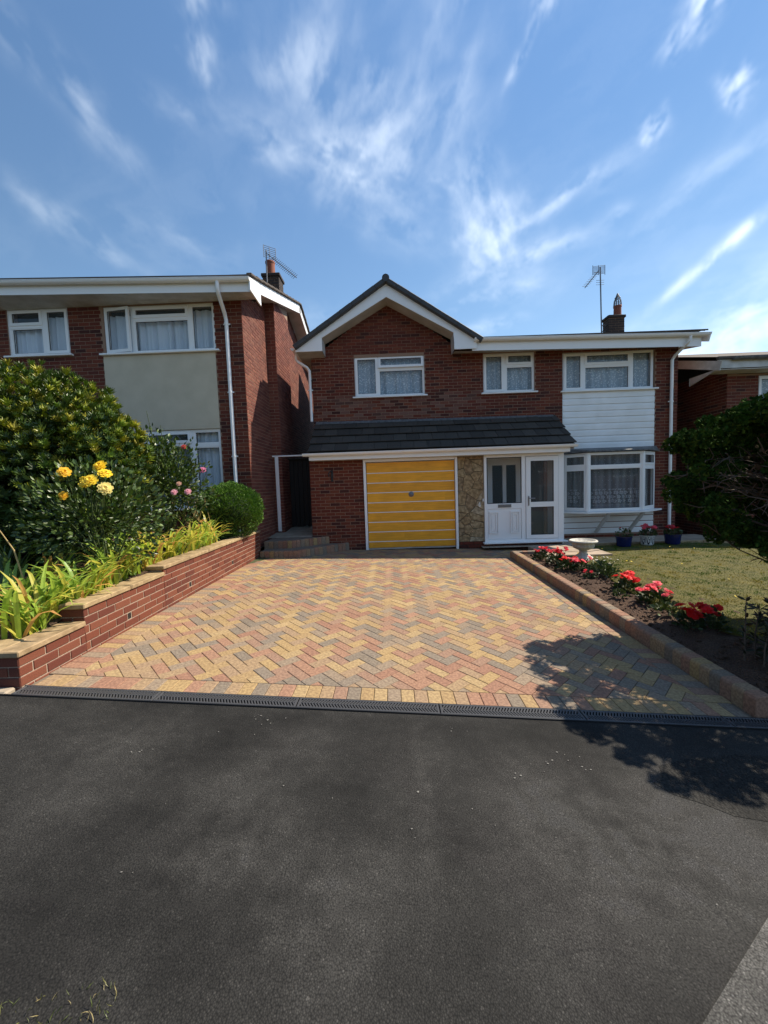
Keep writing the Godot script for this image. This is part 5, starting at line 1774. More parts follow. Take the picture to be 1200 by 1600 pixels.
# ---------------------------------------------------------------- the neighbours
func left_house() -> void:
	var zf := -8.0
	var xr := -2.90
	var xl := -11.0
	var h := thing("neighbour_house", "red brick house with cream rendered panel on the left", "house", Vector3(xr, 0.5, zf))
	var wa := [-7.76, 4.40, -6.48, 5.345]
	var wb := [-5.75, 4.37, -3.47, 5.31]
	var wl := [-5.80, 1.15, -3.49, 2.79]
	var holes := [[wa[0] - xl, wa[1], wa[2] - xl, wa[3]], [-5.80 - xl, 1.15, -3.48 - xl, 5.31]]
	var bholes := [[wa[0] - xl, wa[1], wa[2] - xl, wa[3]], [wb[0] - xl, wb[1], wb[2] - xl, wb[3]], [wl[0] - xl, wl[1], wl[2] - xl, wl[3]]]
	brick_wall(h, "front_wall", Vector3(xl, 0.0, zf), Vector3.RIGHT, Vector3.BACK, xr - xl, 5.36, holes, bholes, 0.26, M.bricks, M.brick_cols, 295, func(x, y): return x > 3.2 and y > 2.2, 0.2)
	# flank facing the drive, with its chimney breast
	var zb := -15.6
	brick_wall(h, "side_wall", Vector3(xr, 0.0, zf - 0.012), Vector3.FORWARD, Vector3.RIGHT, zf - zb, 5.40, [], [], 0.25, M.bricks_left, M.brick_cols_left, 200, func(x, y): return x < 2.2 and y > 3.0, 0.2, M.mortar_left)
	var gs := MB.new()
	gs.prism(PackedVector2Array([Vector2(0, 5.39), Vector2(7.6, 5.39), Vector2(3.8, 6.75)]), -0.25, -0.009)
	var gp := put(h, "gable_wall", gs.done(), M.mortar_left, Vector3(xr, 0, zf - 0.012), Basis(Vector3.FORWARD, Vector3.UP, Vector3.RIGHT))
	gp.set_meta("o", Vector3.ZERO)
	lay(gp, Vector3(xr, 0, zf - 0.012), Basis(Vector3.FORWARD, Vector3.UP, Vector3.RIGHT), 7.6, 5.4, 6.75, [], func(y): return Vector2((y - 5.39) * 2.8, 7.6 - (y - 5.39) * 2.8), M.bricks_left, M.brick_cols_left, 0, func(_x, _y): return false)
	var cx := xr + 0.225
	var cb := MB.new()
	cb.span(Vector3(xr - 0.1, 0.2, -10.85), Vector3(cx - 0.009, 6.3, -9.559))
	var br := put(h, "chimney_breast", cb.done(), M.mortar_left)
	br.set_meta("o", Vector3.ZERO)
	lay(br, Vector3(xr, 0, -9.55), Basis.IDENTITY, 0.225, 0.3, 6.0, [], func(_y): return Vector2(0, 0.22), M.bricks_left, M.brick_cols_left, 120, func(_x, _y): return true)
	lay(br, Vector3(cx, 0, -9.552), Basis(Vector3.FORWARD, Vector3.UP, Vector3.RIGHT), 1.30, 0.3, 6.1, [], func(_y): return Vector2(0, 1.295), M.bricks_left, M.brick_cols_left, 120, func(_x, y): return y > 2.5)
	var inn := MB.new()
	inn.span(Vector3(xl, 0.1, zb), Vector3(xr - 0.26, 5.3, zb + 0.2))
	inn.span(Vector3(xl, 0.1, zb), Vector3(xl + 0.2, 5.3, zf - 0.27))
	inn.span(Vector3(xl + 0.21, 3.0, zb + 0.21), Vector3(xr - 0.27, 3.2, zf - 0.28))
	inn.span(Vector3(xl + 0.21, 0.4, zb + 0.21), Vector3(xr - 0.27, 0.6, zf - 0.28))
	inn.span(Vector3(xl + 0.21, 0.6, -10.6), Vector3(xr - 0.27, 5.3, -10.5))
	inn.span(Vector3(xl + 0.21, 5.32, zb + 0.21), Vector3(xr - 0.27, 5.36, zf - 0.28))
	put(h, "inner_walls", inn.done(), M.inside)
	# rendered panel between the windows
	var rp := MB.new()
	rp.span(Vector3(-5.80, 2.79, zf - 0.1), Vector3(-3.485, 4.325, zf + 0.012))
	put(h, "rendered_panel", rp.done(), M.render)
	# roof
	var ex := -2.50
	var rf := MB.new()
	var rz := -11.8
	var ey := 5.50
	var pitch := 0.33
	for row in 12:
		var za := lerpf(-7.46, rz, row / 12.0)
		var zc := lerpf(-7.46, rz, (row + 1) / 12.0)
		var ya := ey + 0.035 + (-7.46 - za) * pitch
		var yb := ey + (-7.46 - zc) * pitch
		rf.qo(Vector3(xl - 0.3, ya + 0.1, za), Vector3(ex, ya, za), Vector3(ex, yb, zc), Vector3(xl - 0.3, yb + 0.1, zc), Vector3(-6, 0, -12))
		rf.qo(Vector3(xl - 0.3, ya + 0.1, za), Vector3(ex, ya, za), Vector3(ex, ya - 0.04, za), Vector3(xl - 0.3, ya + 0.06, za), Vector3(-6, ya, -14))
		var y2a := ey + 0.035 + (-7.46 - za) * pitch
		var mz := 2.0 * rz
		rf.qo(Vector3(xl - 0.3, ya, mz - za), Vector3(ex, ya, mz - za), Vector3(ex, yb, mz - zc), Vector3(xl - 0.3, yb, mz - zc), Vector3(-6, 0, -12))
	var ry := ey + (-7.46 - rz) * pitch
	var roof := put(h, "roof", rf.done(), M.roof_brown)
	roof.set_meta("o", Vector3.ZERO)
	# verge tiles, white bargeboards and the boxed eaves end
	for k in 2:
		var za := -7.46 if k == 0 else 2.0 * rz + 7.46
		var a := Vector3(ex - 0.0, ey + 0.0, za)
		var b := Vector3(ex - 0.0, ry + 0.0, rz)
		var d := (b - a).normalized()
		var nn := Vector3.RIGHT.cross(d)
		if nn.y < 0: nn = -nn
		var n := 13
		for i in n:
			var m := MB.new()
			m.bbox(Vector3.ZERO, Vector3(0.10, 0.045, (b - a).length() / n + 0.03), 0.008)
			put(roof, "verge_tile", m.done(), M.roof_brown, a.lerp(b, (i + 0.5) / n) + Vector3(-0.02, 0.025, 0), Basis(Vector3.RIGHT, nn, Vector3.RIGHT.cross(nn)) * Basis(Vector3.RIGHT, 0.05 if k else -0.05))
		var bg := MB.new()
		var c := a.lerp(b, 0.5) - nn * 0.12 + Vector3(-0.035, 0, 0)
		bg.box(c, Vector3(0.025, 0.22, (b - a).length() + 0.02), Basis(Vector3.RIGHT, nn, Vector3.RIGHT.cross(nn)))
		put(roof, "bargeboard", bg.done(), M.upvc)
		var sf := MB.new()
		sf.box(a.lerp(b, 0.5) - nn * 0.20 + Vector3(-0.22, 0, 0), Vector3(0.36, 0.015, (b - a).length()), Basis(Vector3.RIGHT, nn, Vector3.RIGHT.cross(nn)))
		put(roof, "verge_soffit", sf.done(), M.upvc_dull)
	var be := MB.new()
	be.prism(PackedVector2Array([Vector2(7.44, 5.24), Vector2(7.44, 5.47), Vector2(8.05, 5.64), Vector2(8.05, 5.22)]), -0.0125, 0.0125)
	put(roof, "box_end", be.done(), M.upvc, Vector3(ex - 0.018, 0, 0), Basis(Vector3.FORWARD, Vector3.UP, Vector3.RIGHT))
	var fa := MB.new()
	var sl := 0.0285
	var yl := (ex - xl) * sl
	fa.qo(Vector3(xl, 5.245 + yl, -7.52), Vector3(ex - 0.03, 5.245, -7.52), Vector3(ex - 0.03, 5.43, -7.52), Vector3(xl, 5.43 + yl, -7.52), Vector3(-6, 5.4, -9))
	put(roof, "fascia", fa.done(), M.upvc)
	for i in 12:
		var sm := MB.new()
		var z0 := lerpf(-7.52, -8.0, i / 12.0)
		var z1 := lerpf(-7.52, -8.0, (i + 1) / 12.0) + 0.004
		var y0 := lerpf(5.245, 5.33, i / 12.0)
		var y1 := lerpf(5.245, 5.33, (i + 1) / 12.0)
		sm.qo(Vector3(xl, y0 + yl * (1.0 - i / 12.0), z0), Vector3(ex - 0.03, y0, z0), Vector3(ex - 0.03, y1, z1), Vector3(xl, y1 + yl * (1.0 - (i + 1) / 12.0), z1), Vector3(-6, 9, -7.7))
		put(roof, "soffit_board", sm.done(), M.upvc_dull)
	var te := MB.new()
	te.qo(Vector3(xl, 5.50 + yl, -7.47), Vector3(ex, 5.50, -7.47), Vector3(ex, 5.535, -7.475), Vector3(xl, 5.535 + yl, -7.475), Vector3(-6, 5.5, -9))
	put(roof, "eaves_tiles", te.done(), M.tile[0])
	gutter(h, "gutter", Vector3(xl, 5.455 + yl, -7.45), Vector3(ex - 0.01, 5.455, -7.45), M.upvc, 0.06, 0.62)
	downpipe(h, [Vector3(-3.13, 5.42, -7.45), Vector3(-3.13, 5.30, -7.45), Vector3(-3.14, 5.22, -7.50), Vector3(-3.19, 5.02, -7.86), Vector3(-3.20, 4.92, -7.94), Vector3(-3.20, 0.6, -7.94)], 0.038, [Vector3(-3.20, 4.85, -7.94), Vector3(-3.20, 3.5, -7.94), Vector3(-3.20, 2.2, -7.94)])
	chimney(h, Vector3(-3.41, 6.2, -11.66), Vector3(-2.95, 7.55, -11.2), Vector3(-3.24, 7.57, -11.44), 0.13, 0.42, false)
	var ae := MB.new()
	ae.tube([Vector3(-3.23, 7.2, -11.0), Vector3(-3.21, 8.06, -11.0)], [0.016], 6)
	ae.tube([Vector3(-3.23, 7.3, -11.0), Vector3(-3.23, 7.3, -11.25)], [0.014], 6)
	var aer := put(h, "tv_aerial", ae.done(), M.aluminium)
	aer.set_meta("o", Vector3.ZERO)
	var ag := MB.new()
	var p0 := Vector3(-3.20, 7.98, -11.0)
	var p1 := Vector3(-2.38, 7.24, -10.9)
	var d := (p1 - p0).normalized()
	ag.tube([p0, p1], [0.011], 5)
	var s := d.cross(Vector3(0, 0, 1)).normalized()
	for i in 16: 
		var c := p0.lerp(p1, 0.2 + 0.05 * i)
		ag.tube([c - s * 0.09 + Vector3(0, 0, -0.03), c + s * 0.09 + Vector3(0, 0, 0.03)], [0.006], 4)
	for i in 7: ag.tube([p0 + Vector3(-0.05, 0.16 - 0.05 * i, 0.1), p0 + Vector3(0.22, 0.16 - 0.05 * i, -0.1)], [0.007], 4)
	for x in [-0.05, 0.08, 0.22]: ag.tube([p0 + Vector3(x, 0.17, 0.1 - 0.74 * (x + 0.05)), p0 + Vector3(x, -0.16, 0.1 - 0.74 * (x + 0.05))], [0.008], 4)
	put(aer, "elements", ag.done(), M.aluminium)
	# windows
	var zw := zf - 0.03
	var a := window(h, wa, [[-7.70, 4.45, -7.05, 4.965, false], [-7.70, 5.03, -7.05, 5.305, true], [-6.97, 4.45, -6.52, 5.305, true]], zw, M.upvc)
	curtain(a, "curtain", -7.74, -7.05, 4.42, 5.00, zw - 0.14, M.cloth, 34.0)
	curtain(a, "curtain", -7.02, -6.50, 4.42, 5.22, zw - 0.14, M.cloth, 34.0)
	var b := window(h, wb, [[-5.72, 4.41, -5.20, 5.27, true, 0.14, "side"], [-5.13, 5.085, -4.02, 5.27, true], [-5.13, 4.41, -4.02, 5.02, false], [-3.94, 4.41, -3.51, 5.27, false]], zw, M.upvc, {"ears": 0.18})
	curtain(b, "curtain", -5.73, -5.18, 4.39, 5.20, zw - 0.16, M.cloth, 34.0)
	curtain(b, "curtain", -5.16, -4.45, 4.39, 5.05, zw - 0.15, M.cloth, 30.0)
	curtain(b, "curtain", -4.47, -4.0, 4.39, 5.05, zw - 0.17, M.cloth, 34.0, 0.05)
	curtain(b, "curtain", -3.98, -3.49, 4.39, 5.24, zw - 0.15, M.cloth, 34.0)
	var l := window(h, wl, [[-5.74, 1.20, -4.14, 2.46, false], [-5.74, 2.53, -4.14, 2.74, true], [-4.04, 2.50, -3.53, 2.74, false], [-4.04, 1.20, -3.53, 2.42, false]], zw, M.upvc)
	curtain(l, "curtain", -4.06, -3.5, 1.17, 2.76, zw - 0.15, M.cloth, 32.0)
	curtain(l, "net_curtain", -5.78, -4.1, 1.17, 2.5, zw - 0.15, M.lace_grey, 24.0)

func right_house() -> void:
	var zf := -9.6
	var xl := 8.20
	var h := thing("neighbour_house", "red brick house seen past the conifer on the right", "house", Vector3(xl, 0, zf))
	h.position.y = -0.14
	var holes := [[0.75, 3.05, 2.6, 3.98]]
	brick_wall(h, "front_wall", Vector3(xl, 0, zf), Vector3.RIGHT, Vector3.BACK, 7.0, 4.02, holes, holes, 0.25, M.bricks, M.brick_cols, 60, func(x, y): return x < 1.2 and y > 2.6, -0.8)
	brick_wall(h, "side_wall", Vector3(xl, 0, zf - 7.0), Vector3.BACK, Vector3.LEFT, 6.988, 4.2, [], [], 0.25, M.bricks, M.brick_cols, 80, func(x, y): return x > 5.6 and y > 2.4, -0.8)
	var wz := zf - 0.04
	var w := window(h, [xl + 0.75, 3.07, xl + 2.6, 3.97], [[xl + 0.80, 3.11, xl + 1.34, 3.93, true], [xl + 1.43, 3.11, xl + 2.55, 3.93, false]], wz, M.upvc)
	curtain(w, "net_curtain", xl + 0.76, xl + 2.58, 3.08, 3.96, wz - 0.14, M.lace, 26.0)
	var rf := MB.new()
	var e := Vector3(xl - 0.62, 4.30, zf + 0.48)
	rf.qo(e, Vector3(xl + 7.4, 4.30, zf + 0.48), Vector3(xl + 7.4, 5.6, zf - 3.6), Vector3(xl - 0.62, 5.6, zf - 3.6), Vector3(12, 0, -13))
	rf.qo(Vector3(xl - 0.62, 4.2, zf - 7.5), Vector3(xl + 7.4, 4.2, zf - 7.5), Vector3(xl + 7.4, 5.6, zf - 3.6), Vector3(xl - 0.62, 5.6, zf - 3.6), Vector3(12, 0, -13))
	rf.box(Vector3(xl + 3.4, 4.285, zf + 0.45), Vector3(8.04, 0.055, 0.06))
	var roof := put(h, "roof", rf.done(), M.roof_brown)
	roof.set_meta("o", Vector3.ZERO)
	var inn := MB.new()
	inn.span(Vector3(xl + 0.26, 4.0, zf - 6.9), Vector3(xl + 6.9, 4.04, zf - 0.26))
	inn.span(Vector3(xl + 0.26, -0.8, zf - 2.6), Vector3(xl + 6.9, 4.0, zf - 2.5))
	inn.span(Vector3(xl + 6.9, -0.8, zf - 7.0), Vector3(xl + 7.0, 4.1, zf - 0.26))
	inn.span(Vector3(xl + 0.26, -0.8, zf - 7.0), Vector3(xl + 6.9, 4.1, zf - 6.9))
	put(h, "inner_walls", inn.done(), M.inside)
	var fa := MB.new()
	fa.span(Vector3(xl - 0.58, 4.06, zf + 0.40), Vector3(xl + 7.3, 4.25, zf + 0.425))
	fa.box(Vector3(xl - 0.57, 4.75, zf - 1.55), Vector3(0.025, 0.20, 4.3), Basis(Vector3.RIGHT, atan(0.3186)))
	put(roof, "fascia", fa.done(), M.upvc_dull)
	var be := MB.new()
	be.prism(PackedVector2Array([Vector2(-0.43, 4.06), Vector2(0.45, 4.06), Vector2(0.45, 3.86)]), 0.0, 0.02)
	put(roof, "box_end", be.done(), M.upvc_dull, Vector3(xl - 0.56, 0, zf), Basis(Vector3.FORWARD, Vector3.UP, Vector3.RIGHT))
	var so := MB.new()
	so.span(Vector3(xl - 0.56, 4.03, zf), Vector3(xl + 7.3, 4.045, zf + 0.40))
	put(roof, "soffit", so.done(), M.upvc_dull)
	gutter(h, "gutter", Vector3(xl - 0.3, 4.27, zf + 0.50), Vector3(xl + 7.4, 4.27, zf + 0.50), M.lead, 0.055, 1.0)

func opposite_house() -> void:   # the far side of the street, behind the viewer: the windows reflect it
	var z := 13.0
	for n in 2:
		var x := 5.0 if n == 0 else 16.5
		var g := -1.2 if n == 0 else -1.8
		var h := thing("opposite_house", ["brown brick house across the street, reflected in the porch glass", "brown brick house across the street, reflected in the bay window"][n], "house", Vector3(x, g, z))
		var holes := [[-x - 8.2, g + 3.3, -x - 6.4, g + 4.5], [-x - 3.4, g + 3.3, -x - 1.6, g + 4.5], [-x - 8.2, g + 0.8, -x - 5.6, g + 2.3], [-x - 3.0, g + 0.1, -x - 2.0, g + 2.2]]
		var m := MB.new()
		m.slab(-x - 9.0, -x, g - 0.5, g + 5.0, -0.25, 0.0, holes)
		put(h, "front_wall", m.done(), M.bricks[0], Vector3(0, 0, z), Basis(Vector3.UP, PI))
		var f := MB.new()
		for k in holes:
			f.slab(k[0], k[2], k[1], k[3], -0.1, 0.02, [[k[0] + 0.08, k[1] + 0.08, (k[0] + k[2]) * 0.5 - 0.04, k[3] - 0.08], [(k[0] + k[2]) * 0.5 + 0.04, k[1] + 0.08, k[2] - 0.08, k[3] - 0.08]])
		put(h, "window_frames", f.done(), M.upvc, Vector3(0, 0, z), Basis(Vector3.UP, PI))
		var b := MB.new()
		b.span(Vector3(x, g - 0.5, z + 0.26), Vector3(x + 9.0, g + 5.0, z + 7.0))
		put(h, "body", b.done(), M.dark)
		var r := MB.new()
		for s in [-1.0, 1.0]: r.qo(Vector3(x - 0.4, g + 4.9, z + 3.6 + s * 4.0), Vector3(x + 9.4, g + 4.9, z + 3.6 + s * 4.0), Vector3(x + 9.4, g + 7.0, z + 3.6), Vector3(x - 0.4, g + 7.0, z + 3.6), Vector3(x + 4, 0, z + 4))
		put(h, "roof", r.done(), M.roof_brown)

# ---------------------------------------------------------------- planting left of the drive
func bed_y(x: float, z: float) -> float:
	return lerpf(0.365, 0.60, clampf((-2.92 - z) / 1.6, 0, 1)) + 0.03 * sin(x * 3.0) * sin(z * 2.3) + 0.06 * clampf((-3.0 - x) / 1.5, 0, 1)

func leafy(o: Node3D, c: Vector3, r: Vector3, n: int, mesh: ArrayMesh, size: Vector2, cols: Array, m: Material, lumps: float, up: float, called := "foliage", depth := 0.45) -> void:
	var xf := []
	var cc := []
	var f := FastNoiseLite.new()
	f.seed = int(c.x * 100 + c.z * 37); f.frequency = 1.3
	for i in n:
		var d := sphere_dir()
		if d.y < -0.45 and rng.randf() < 0.6: continue
		var k := 1.0 + lumps * f.get_noise_3d(d.x * 1.6, d.y * 1.6, d.z * 1.6) + 0.5 * lumps * f.get_noise_3d(d.x * 5.0, d.y * 5.0, d.z * 5.0)
		var s := 1.0 - depth * pow(rng.randf(), 2.2)
		var p := c + d * r * k * s
		var a := (d + Vector3.UP * up + Vector3(R(-1, 1), R(-1, 1), R(-1, 1)) * 0.45)
		xf.append(Transform3D(lookat(a, R(0, TAU)) * Basis.from_scale(Vector3.ONE * R(size.x, size.y)), p))
		cc.append(cols[rng.randi() % cols.size()] * R(0.75, 1.25))
	scatter(o, called, mesh, m, xf, cc)

func limbs(o: Node3D, base: Vector3, tips: Array, r0: float, m: Material, called := "stem") -> void:
	var t := MB.new()
	for p in tips:
		var mid: Vector3 = base.lerp(p, 0.5) + Vector3(R(-0.12, 0.12), R(-0.05, 0.12), R(-0.12, 0.12))
		t.tube([base + Vector3(R(-0.04, 0.04), -0.05, R(-0.04, 0.04)), mid, p], [r0, r0 * 0.7, r0 * 0.3], 6, false)
	put(o, called, t.done(), m)

func garden_left() -> void:
	struct("planting_bed", sheet(-11.0, -2.9, -8.0, -2.86, 24, 16, func(x, z): return bed_y(x, z)), M.soil, "raised planting bed behind the brick retaining wall", "flower bed")
	# big glossy evergreen
	var b := thing("laurel_bush", "tall glossy evergreen bush with yellow-green shoots before the left house", "bush", Vector3(-4.9, 0.5, -5.2))
	var tips := []
	for i in 16: tips.append(Vector3(-4.9, 2.0, -5.2) + sphere_dir() * Vector3(1.2, 1.0, 0.9))
	limbs(b, Vector3(-4.9, 0.5, -5.2), tips, 0.035, M.bark)
	var ros := rosette_mesh(8, 0.34, 0.62, 2)
	var ros2 := rosette_mesh(7, 0.38, 0.85, 2)
	var yg := [Color(0.19, 0.235, 0.020), Color(0.12, 0.18, 0.022), Color(0.27, 0.275, 0.026), Color(0.06, 0.10, 0.018), Color(0.09, 0.14, 0.02), Color(0.06, 0.095, 0.018), Color(0.31, 0.28, 0.034)]
	var dg := [Color(0.040, 0.070, 0.015), Color(0.055, 0.095, 0.020), Color(0.026, 0.050, 0.012), Color(0.080, 0.125, 0.024)]
	leafy(b, Vector3(-4.95, 1.95, -5.3), Vector3(1.45, 1.25, 1.1), 3300, ros, Vector2(0.07, 0.115), yg, M.leaf_gloss, 0.22, 0.9)
	leafy(b, Vector3(-4.2, 1.75, -5.0), Vector3(0.9, 0.95, 0.8), 1600, ros, Vector2(0.065, 0.105), yg + dg, M.leaf_gloss, 0.25, 0.7)
	leafy(b, Vector3(-5.0, 1.3, -4.9), Vector3(1.4, 0.85, 0.9), 1700, ros2, Vector2(0.07, 0.11), dg, M.leaf_gloss, 0.2, 0.4)
	# yellow rose
	var y := thing("rose_bush", "dark leaved rose bush with big yellow blooms", "rose bush", Vector3(-3.15, 0.55, -4.05))
	tips = []
	var blooms := [[88, 728, 0.070], [150, 718, 0.080], [162, 733, 0.075], [146, 745, 0.085], [162, 754, 0.080], [134, 752, 0.055], [94, 766, 0.060]]
	var bl := [Vector3(-3.30, 1.74, -3.86), Vector3(-2.98, 1.79, -3.93), Vector3(-2.90, 1.71, -3.88), Vector3(-2.99, 1.64, -3.80), Vector3(-2.88, 1.56, -3.84), Vector3(-3.06, 1.60, -3.80), Vector3(-3.28, 1.50, -3.80), Vector3(-3.18, 1.66, -3.95)]
	for p in bl: tips.append(p)
	for i in 14: tips.append(Vector3(-3.2, 1.25, -4.2) + sphere_dir() * Vector3(0.6, 0.55, 0.5))
	limbs(y, Vector3(-3.2, 0.55, -4.2), tips, 0.012, M.stem, "stems")
	var rose_leaf := leaf_mesh(0.62, 0.08, 0.2)
	leafy(y, Vector3(-3.3, 1.22, -4.25), Vector3(0.72, 0.62, 0.55), 3600, rose_leaf, Vector2(0.045, 0.075), dg, M.leaf_gloss, 0.25, 0.3, "foliage", 0.8)
	var yf := [flower_mesh(7, 4, 0.75), flower_mesh(8, 4, 0.9)]
	for i in bl.size():
		put(y, "flower", yf[i % 2], petal_mat([Color(0.86, 0.60, 0.02), Color(0.88, 0.66, 0.05), Color(0.85, 0.50, 0.02), Color(0.85, 0.70, 0.22)][[2, 0, 0, 1, 3, 1, 2, 0][i]], 0), bl[i], lookat(Vector3(0.5, 0.8, 1.0) + sphere_dir() * 0.4, R(0, TAU)) * Basis.from_scale(Vector3.ONE * [0.060, 0.070, 0.066, 0.074, 0.070, 0.05, 0.05, 0.04][i]))
	# pink rose and tangle behind it
	var k := thing("rose_bush", "airy rose bush with a few small pink blooms under the left window", "rose bush", Vector3(-3.55, 0.6, -6.0))
	tips = []
	var pk := [Vector3(-2.93, 1.83, -6.0), Vector3(-3.12, 1.50, -5.5), Vector3(-2.92, 1.50, -5.5), Vector3(-3.2, 2.2, -6.0), Vector3(-3.1, 1.62, -5.6)]
	for p in pk: tips.append(p)
	for i in 22: tips.append(Vector3(-3.7, 1.5, -6.0) + sphere_dir() * Vector3(0.9, 0.9, 0.6))
	tips.append(Vector3(-3.75, 2.78, -6.0)); tips.append(Vector3(-3.55, 2.55, -6.0))
	limbs(k, Vector3(-3.6, 0.6, -6.0), tips, 0.012, M.stem, "stems")
	leafy(k, Vector3(-3.9, 1.6, -6.05), Vector3(0.85, 0.85, 0.6), 3800, rose_leaf, Vector2(0.05, 0.085), dg + [Color(0.07, 0.10, 0.025)], M.leaf_gloss, 0.3, 0.3, "foliage", 0.9)
	leafy(k, Vector3(-3.35, 1.55, -5.9), Vector3(0.55, 0.75, 0.5), 1300, rose_leaf, Vector2(0.045, 0.075), dg + [Color(0.08, 0.11, 0.025)], M.leaf_gloss, 0.3, 0.3, "foliage", 0.9)
	leafy(k, Vector3(-3.9, 1.72, -6.0), Vector3(0.6, 0.6, 0.5), 1500, rose_leaf, Vector2(0.05, 0.08), dg, M.leaf_gloss, 0.35, 0.3, "foliage", 0.9)
	for i in pk.size():
		put(k, "flower", yf[i % 2], petal_mat([Color(0.75, 0.25, 0.38), Color(0.80, 0.42, 0.48), Color(0.8, 0.4, 0.45), Color(0.62, 0.08, 0.07), Color(0.60, 0.35, 0.25)][i], 0), pk[i], lookat(Vector3(0.2, 0.6, 1), R(0, 6)) * Basis.from_scale(Vector3.ONE * [0.055, 0.05, 0.05, 0.045, 0.04][i]))
	# clipped round box
	var bx := thing("box_shrub", "clipped rounded bright green shrub at the end of the wall", "shrub", Vector3(-3.08, 0.6, -7.25))
	var core := SphereMesh.new()
	core.radius = 0.5; core.height = 1.0; core.radial_segments = 24; core.rings = 12
	put(bx, "inner_twigs", core, M.shrub_core, Vector3(-3.08, 1.08, -7.25), Basis.from_scale(Vector3(0.86, 0.74, 0.84)))
	leafy(bx, Vector3(-3.08, 1.10, -7.25), Vector3(0.60, 0.52, 0.58), 26000, leaf_mesh(0.6, 0.1, 0.1), Vector2(0.022, 0.042), [Color(0.10, 0.195, 0.022), Color(0.08, 0.16, 0.02), Color(0.13, 0.23, 0.028), Color(0.05, 0.11, 0.017)], M.leaf, 0.13, 0.4, "foliage", 0.16)
	# strap-leaved clumps along the wall
	var G := [[M.blades[0], 0.40, "leaves"], [M.blades[1], 0.25, "leaves"], [M.blades[2], 0.25, "yellowed_leaves"], [M.blades[3], 0.10, "withered_leaves"]]
	var Y := [[M.blades[0], 0.38, "leaves"], [M.blades[1], 0.12, "leaves"], [M.blades[2], 0.45, "yellowed_leaves"], [M.blades[3], 0.05, "withered_leaves"]]
	var D := [[M.blades[4], 0.7, "leaves"], [M.blades[5], 0.3, "leaves"]]
	var zs := [-2.98, -3.2, -3.42, -3.64, -3.88, -4.12, -4.38, -4.66, -4.98, -5.32, -5.68, -6.05, -6.42]
	var where := ["nearest the street", "second from the street end of the wall", "third from the street end of the wall", "beside the step in the wall coping", "under the yellow roses", "just past the yellow roses", "in the middle of the wall", "over the small coping step", "between the coping step and the pink roses", "before the pink rose bush", "below the pink blooms", "next but one to the clipped shrub", "next to the clipped shrub"]
	for i in zs.size():
		var z: float = zs[i]
		strap_clump("daylily", "yellow-green strap-leaved clump " + where[i], Vector3(wall_x(z) - 0.30 + R(-0.05, 0.05), bed_y(-3.1, z) - 0.01, z), 34, R(0.48, 0.66), 0.020, Y if i > 6 else G, "plant", "strap-leaved clumps along the wall")
	var back := [[-3.62, -3.1], [-3.55, -3.5], [-3.6, -3.95], [-3.55, -4.9], [-3.5, -5.5], [-4.1, -3.3]]
	var bw := ["at the left edge behind the wall end", "behind the second coping", "below the yellow rose stems", "in the shade behind the coping step", "in front of the airy pink rose", "at the far left of the bed"]
	for i in back.size():
		strap_clump("daylily", "greener strap-leaved clump " + bw[i], Vector3(back[i][0], bed_y(back[i][0], back[i][1]), back[i][1]), 30, R(0.46, 0.6), 0.018, G if i % 2 == 0 else [[M.blades[1], 0.6, "leaves"], [M.blades[0], 0.4, "leaves"]], "plant", "strap-leaved clumps along the wall")
	strap_clump("iris", "dark green upright sword leaves at the left edge under the laurel", Vector3(-4.15, 0.55, -3.95), 26, 0.62, 0.016, D, "plant", "dark sword-leaved clumps", 0.6, 0.3)
	strap_clump("iris", "dark sword leaves beneath the middle of the laurel", Vector3(-3.85, 0.56, -4.35), 20, 0.5, 0.014, D, "plant", "dark sword-leaved clumps", 0.6, 0.3)
	var sk := thing("dried_stalks", "thin dried flower stalks standing before the clipped shrub", "stalks", Vector3(-3.2, 0.6, -6.5))
	var st := MB.new()
	for i in 16:
		var a := Vector3(R(-3.5, -2.95), 0.6, R(-6.8, -6.1))
		st.tube([a, a + Vector3(R(-0.06, 0.06), 0.4, 0), a + Vector3(R(-0.15, 0.15), R(0.6, 0.85), R(-0.1, 0.1))], [0.007, 0.005, 0.003], 4, false)
	put(sk, "stalk", st.done(), M.straw)
	sk = thing("dried_stalks", "single leaning dried stalk at the left in front of the laurel", "stalks", Vector3(-3.7, 0.6, -3.6))
	st = MB.new()
	st.tube([Vector3(-3.55, 0.6, -3.6), Vector3(-3.62, 1.0, -3.58), Vector3(-3.76, 1.28, -3.55)], [0.008, 0.007, 0.004], 5, false)
	put(sk, "stalk", st.done(), M.straw)

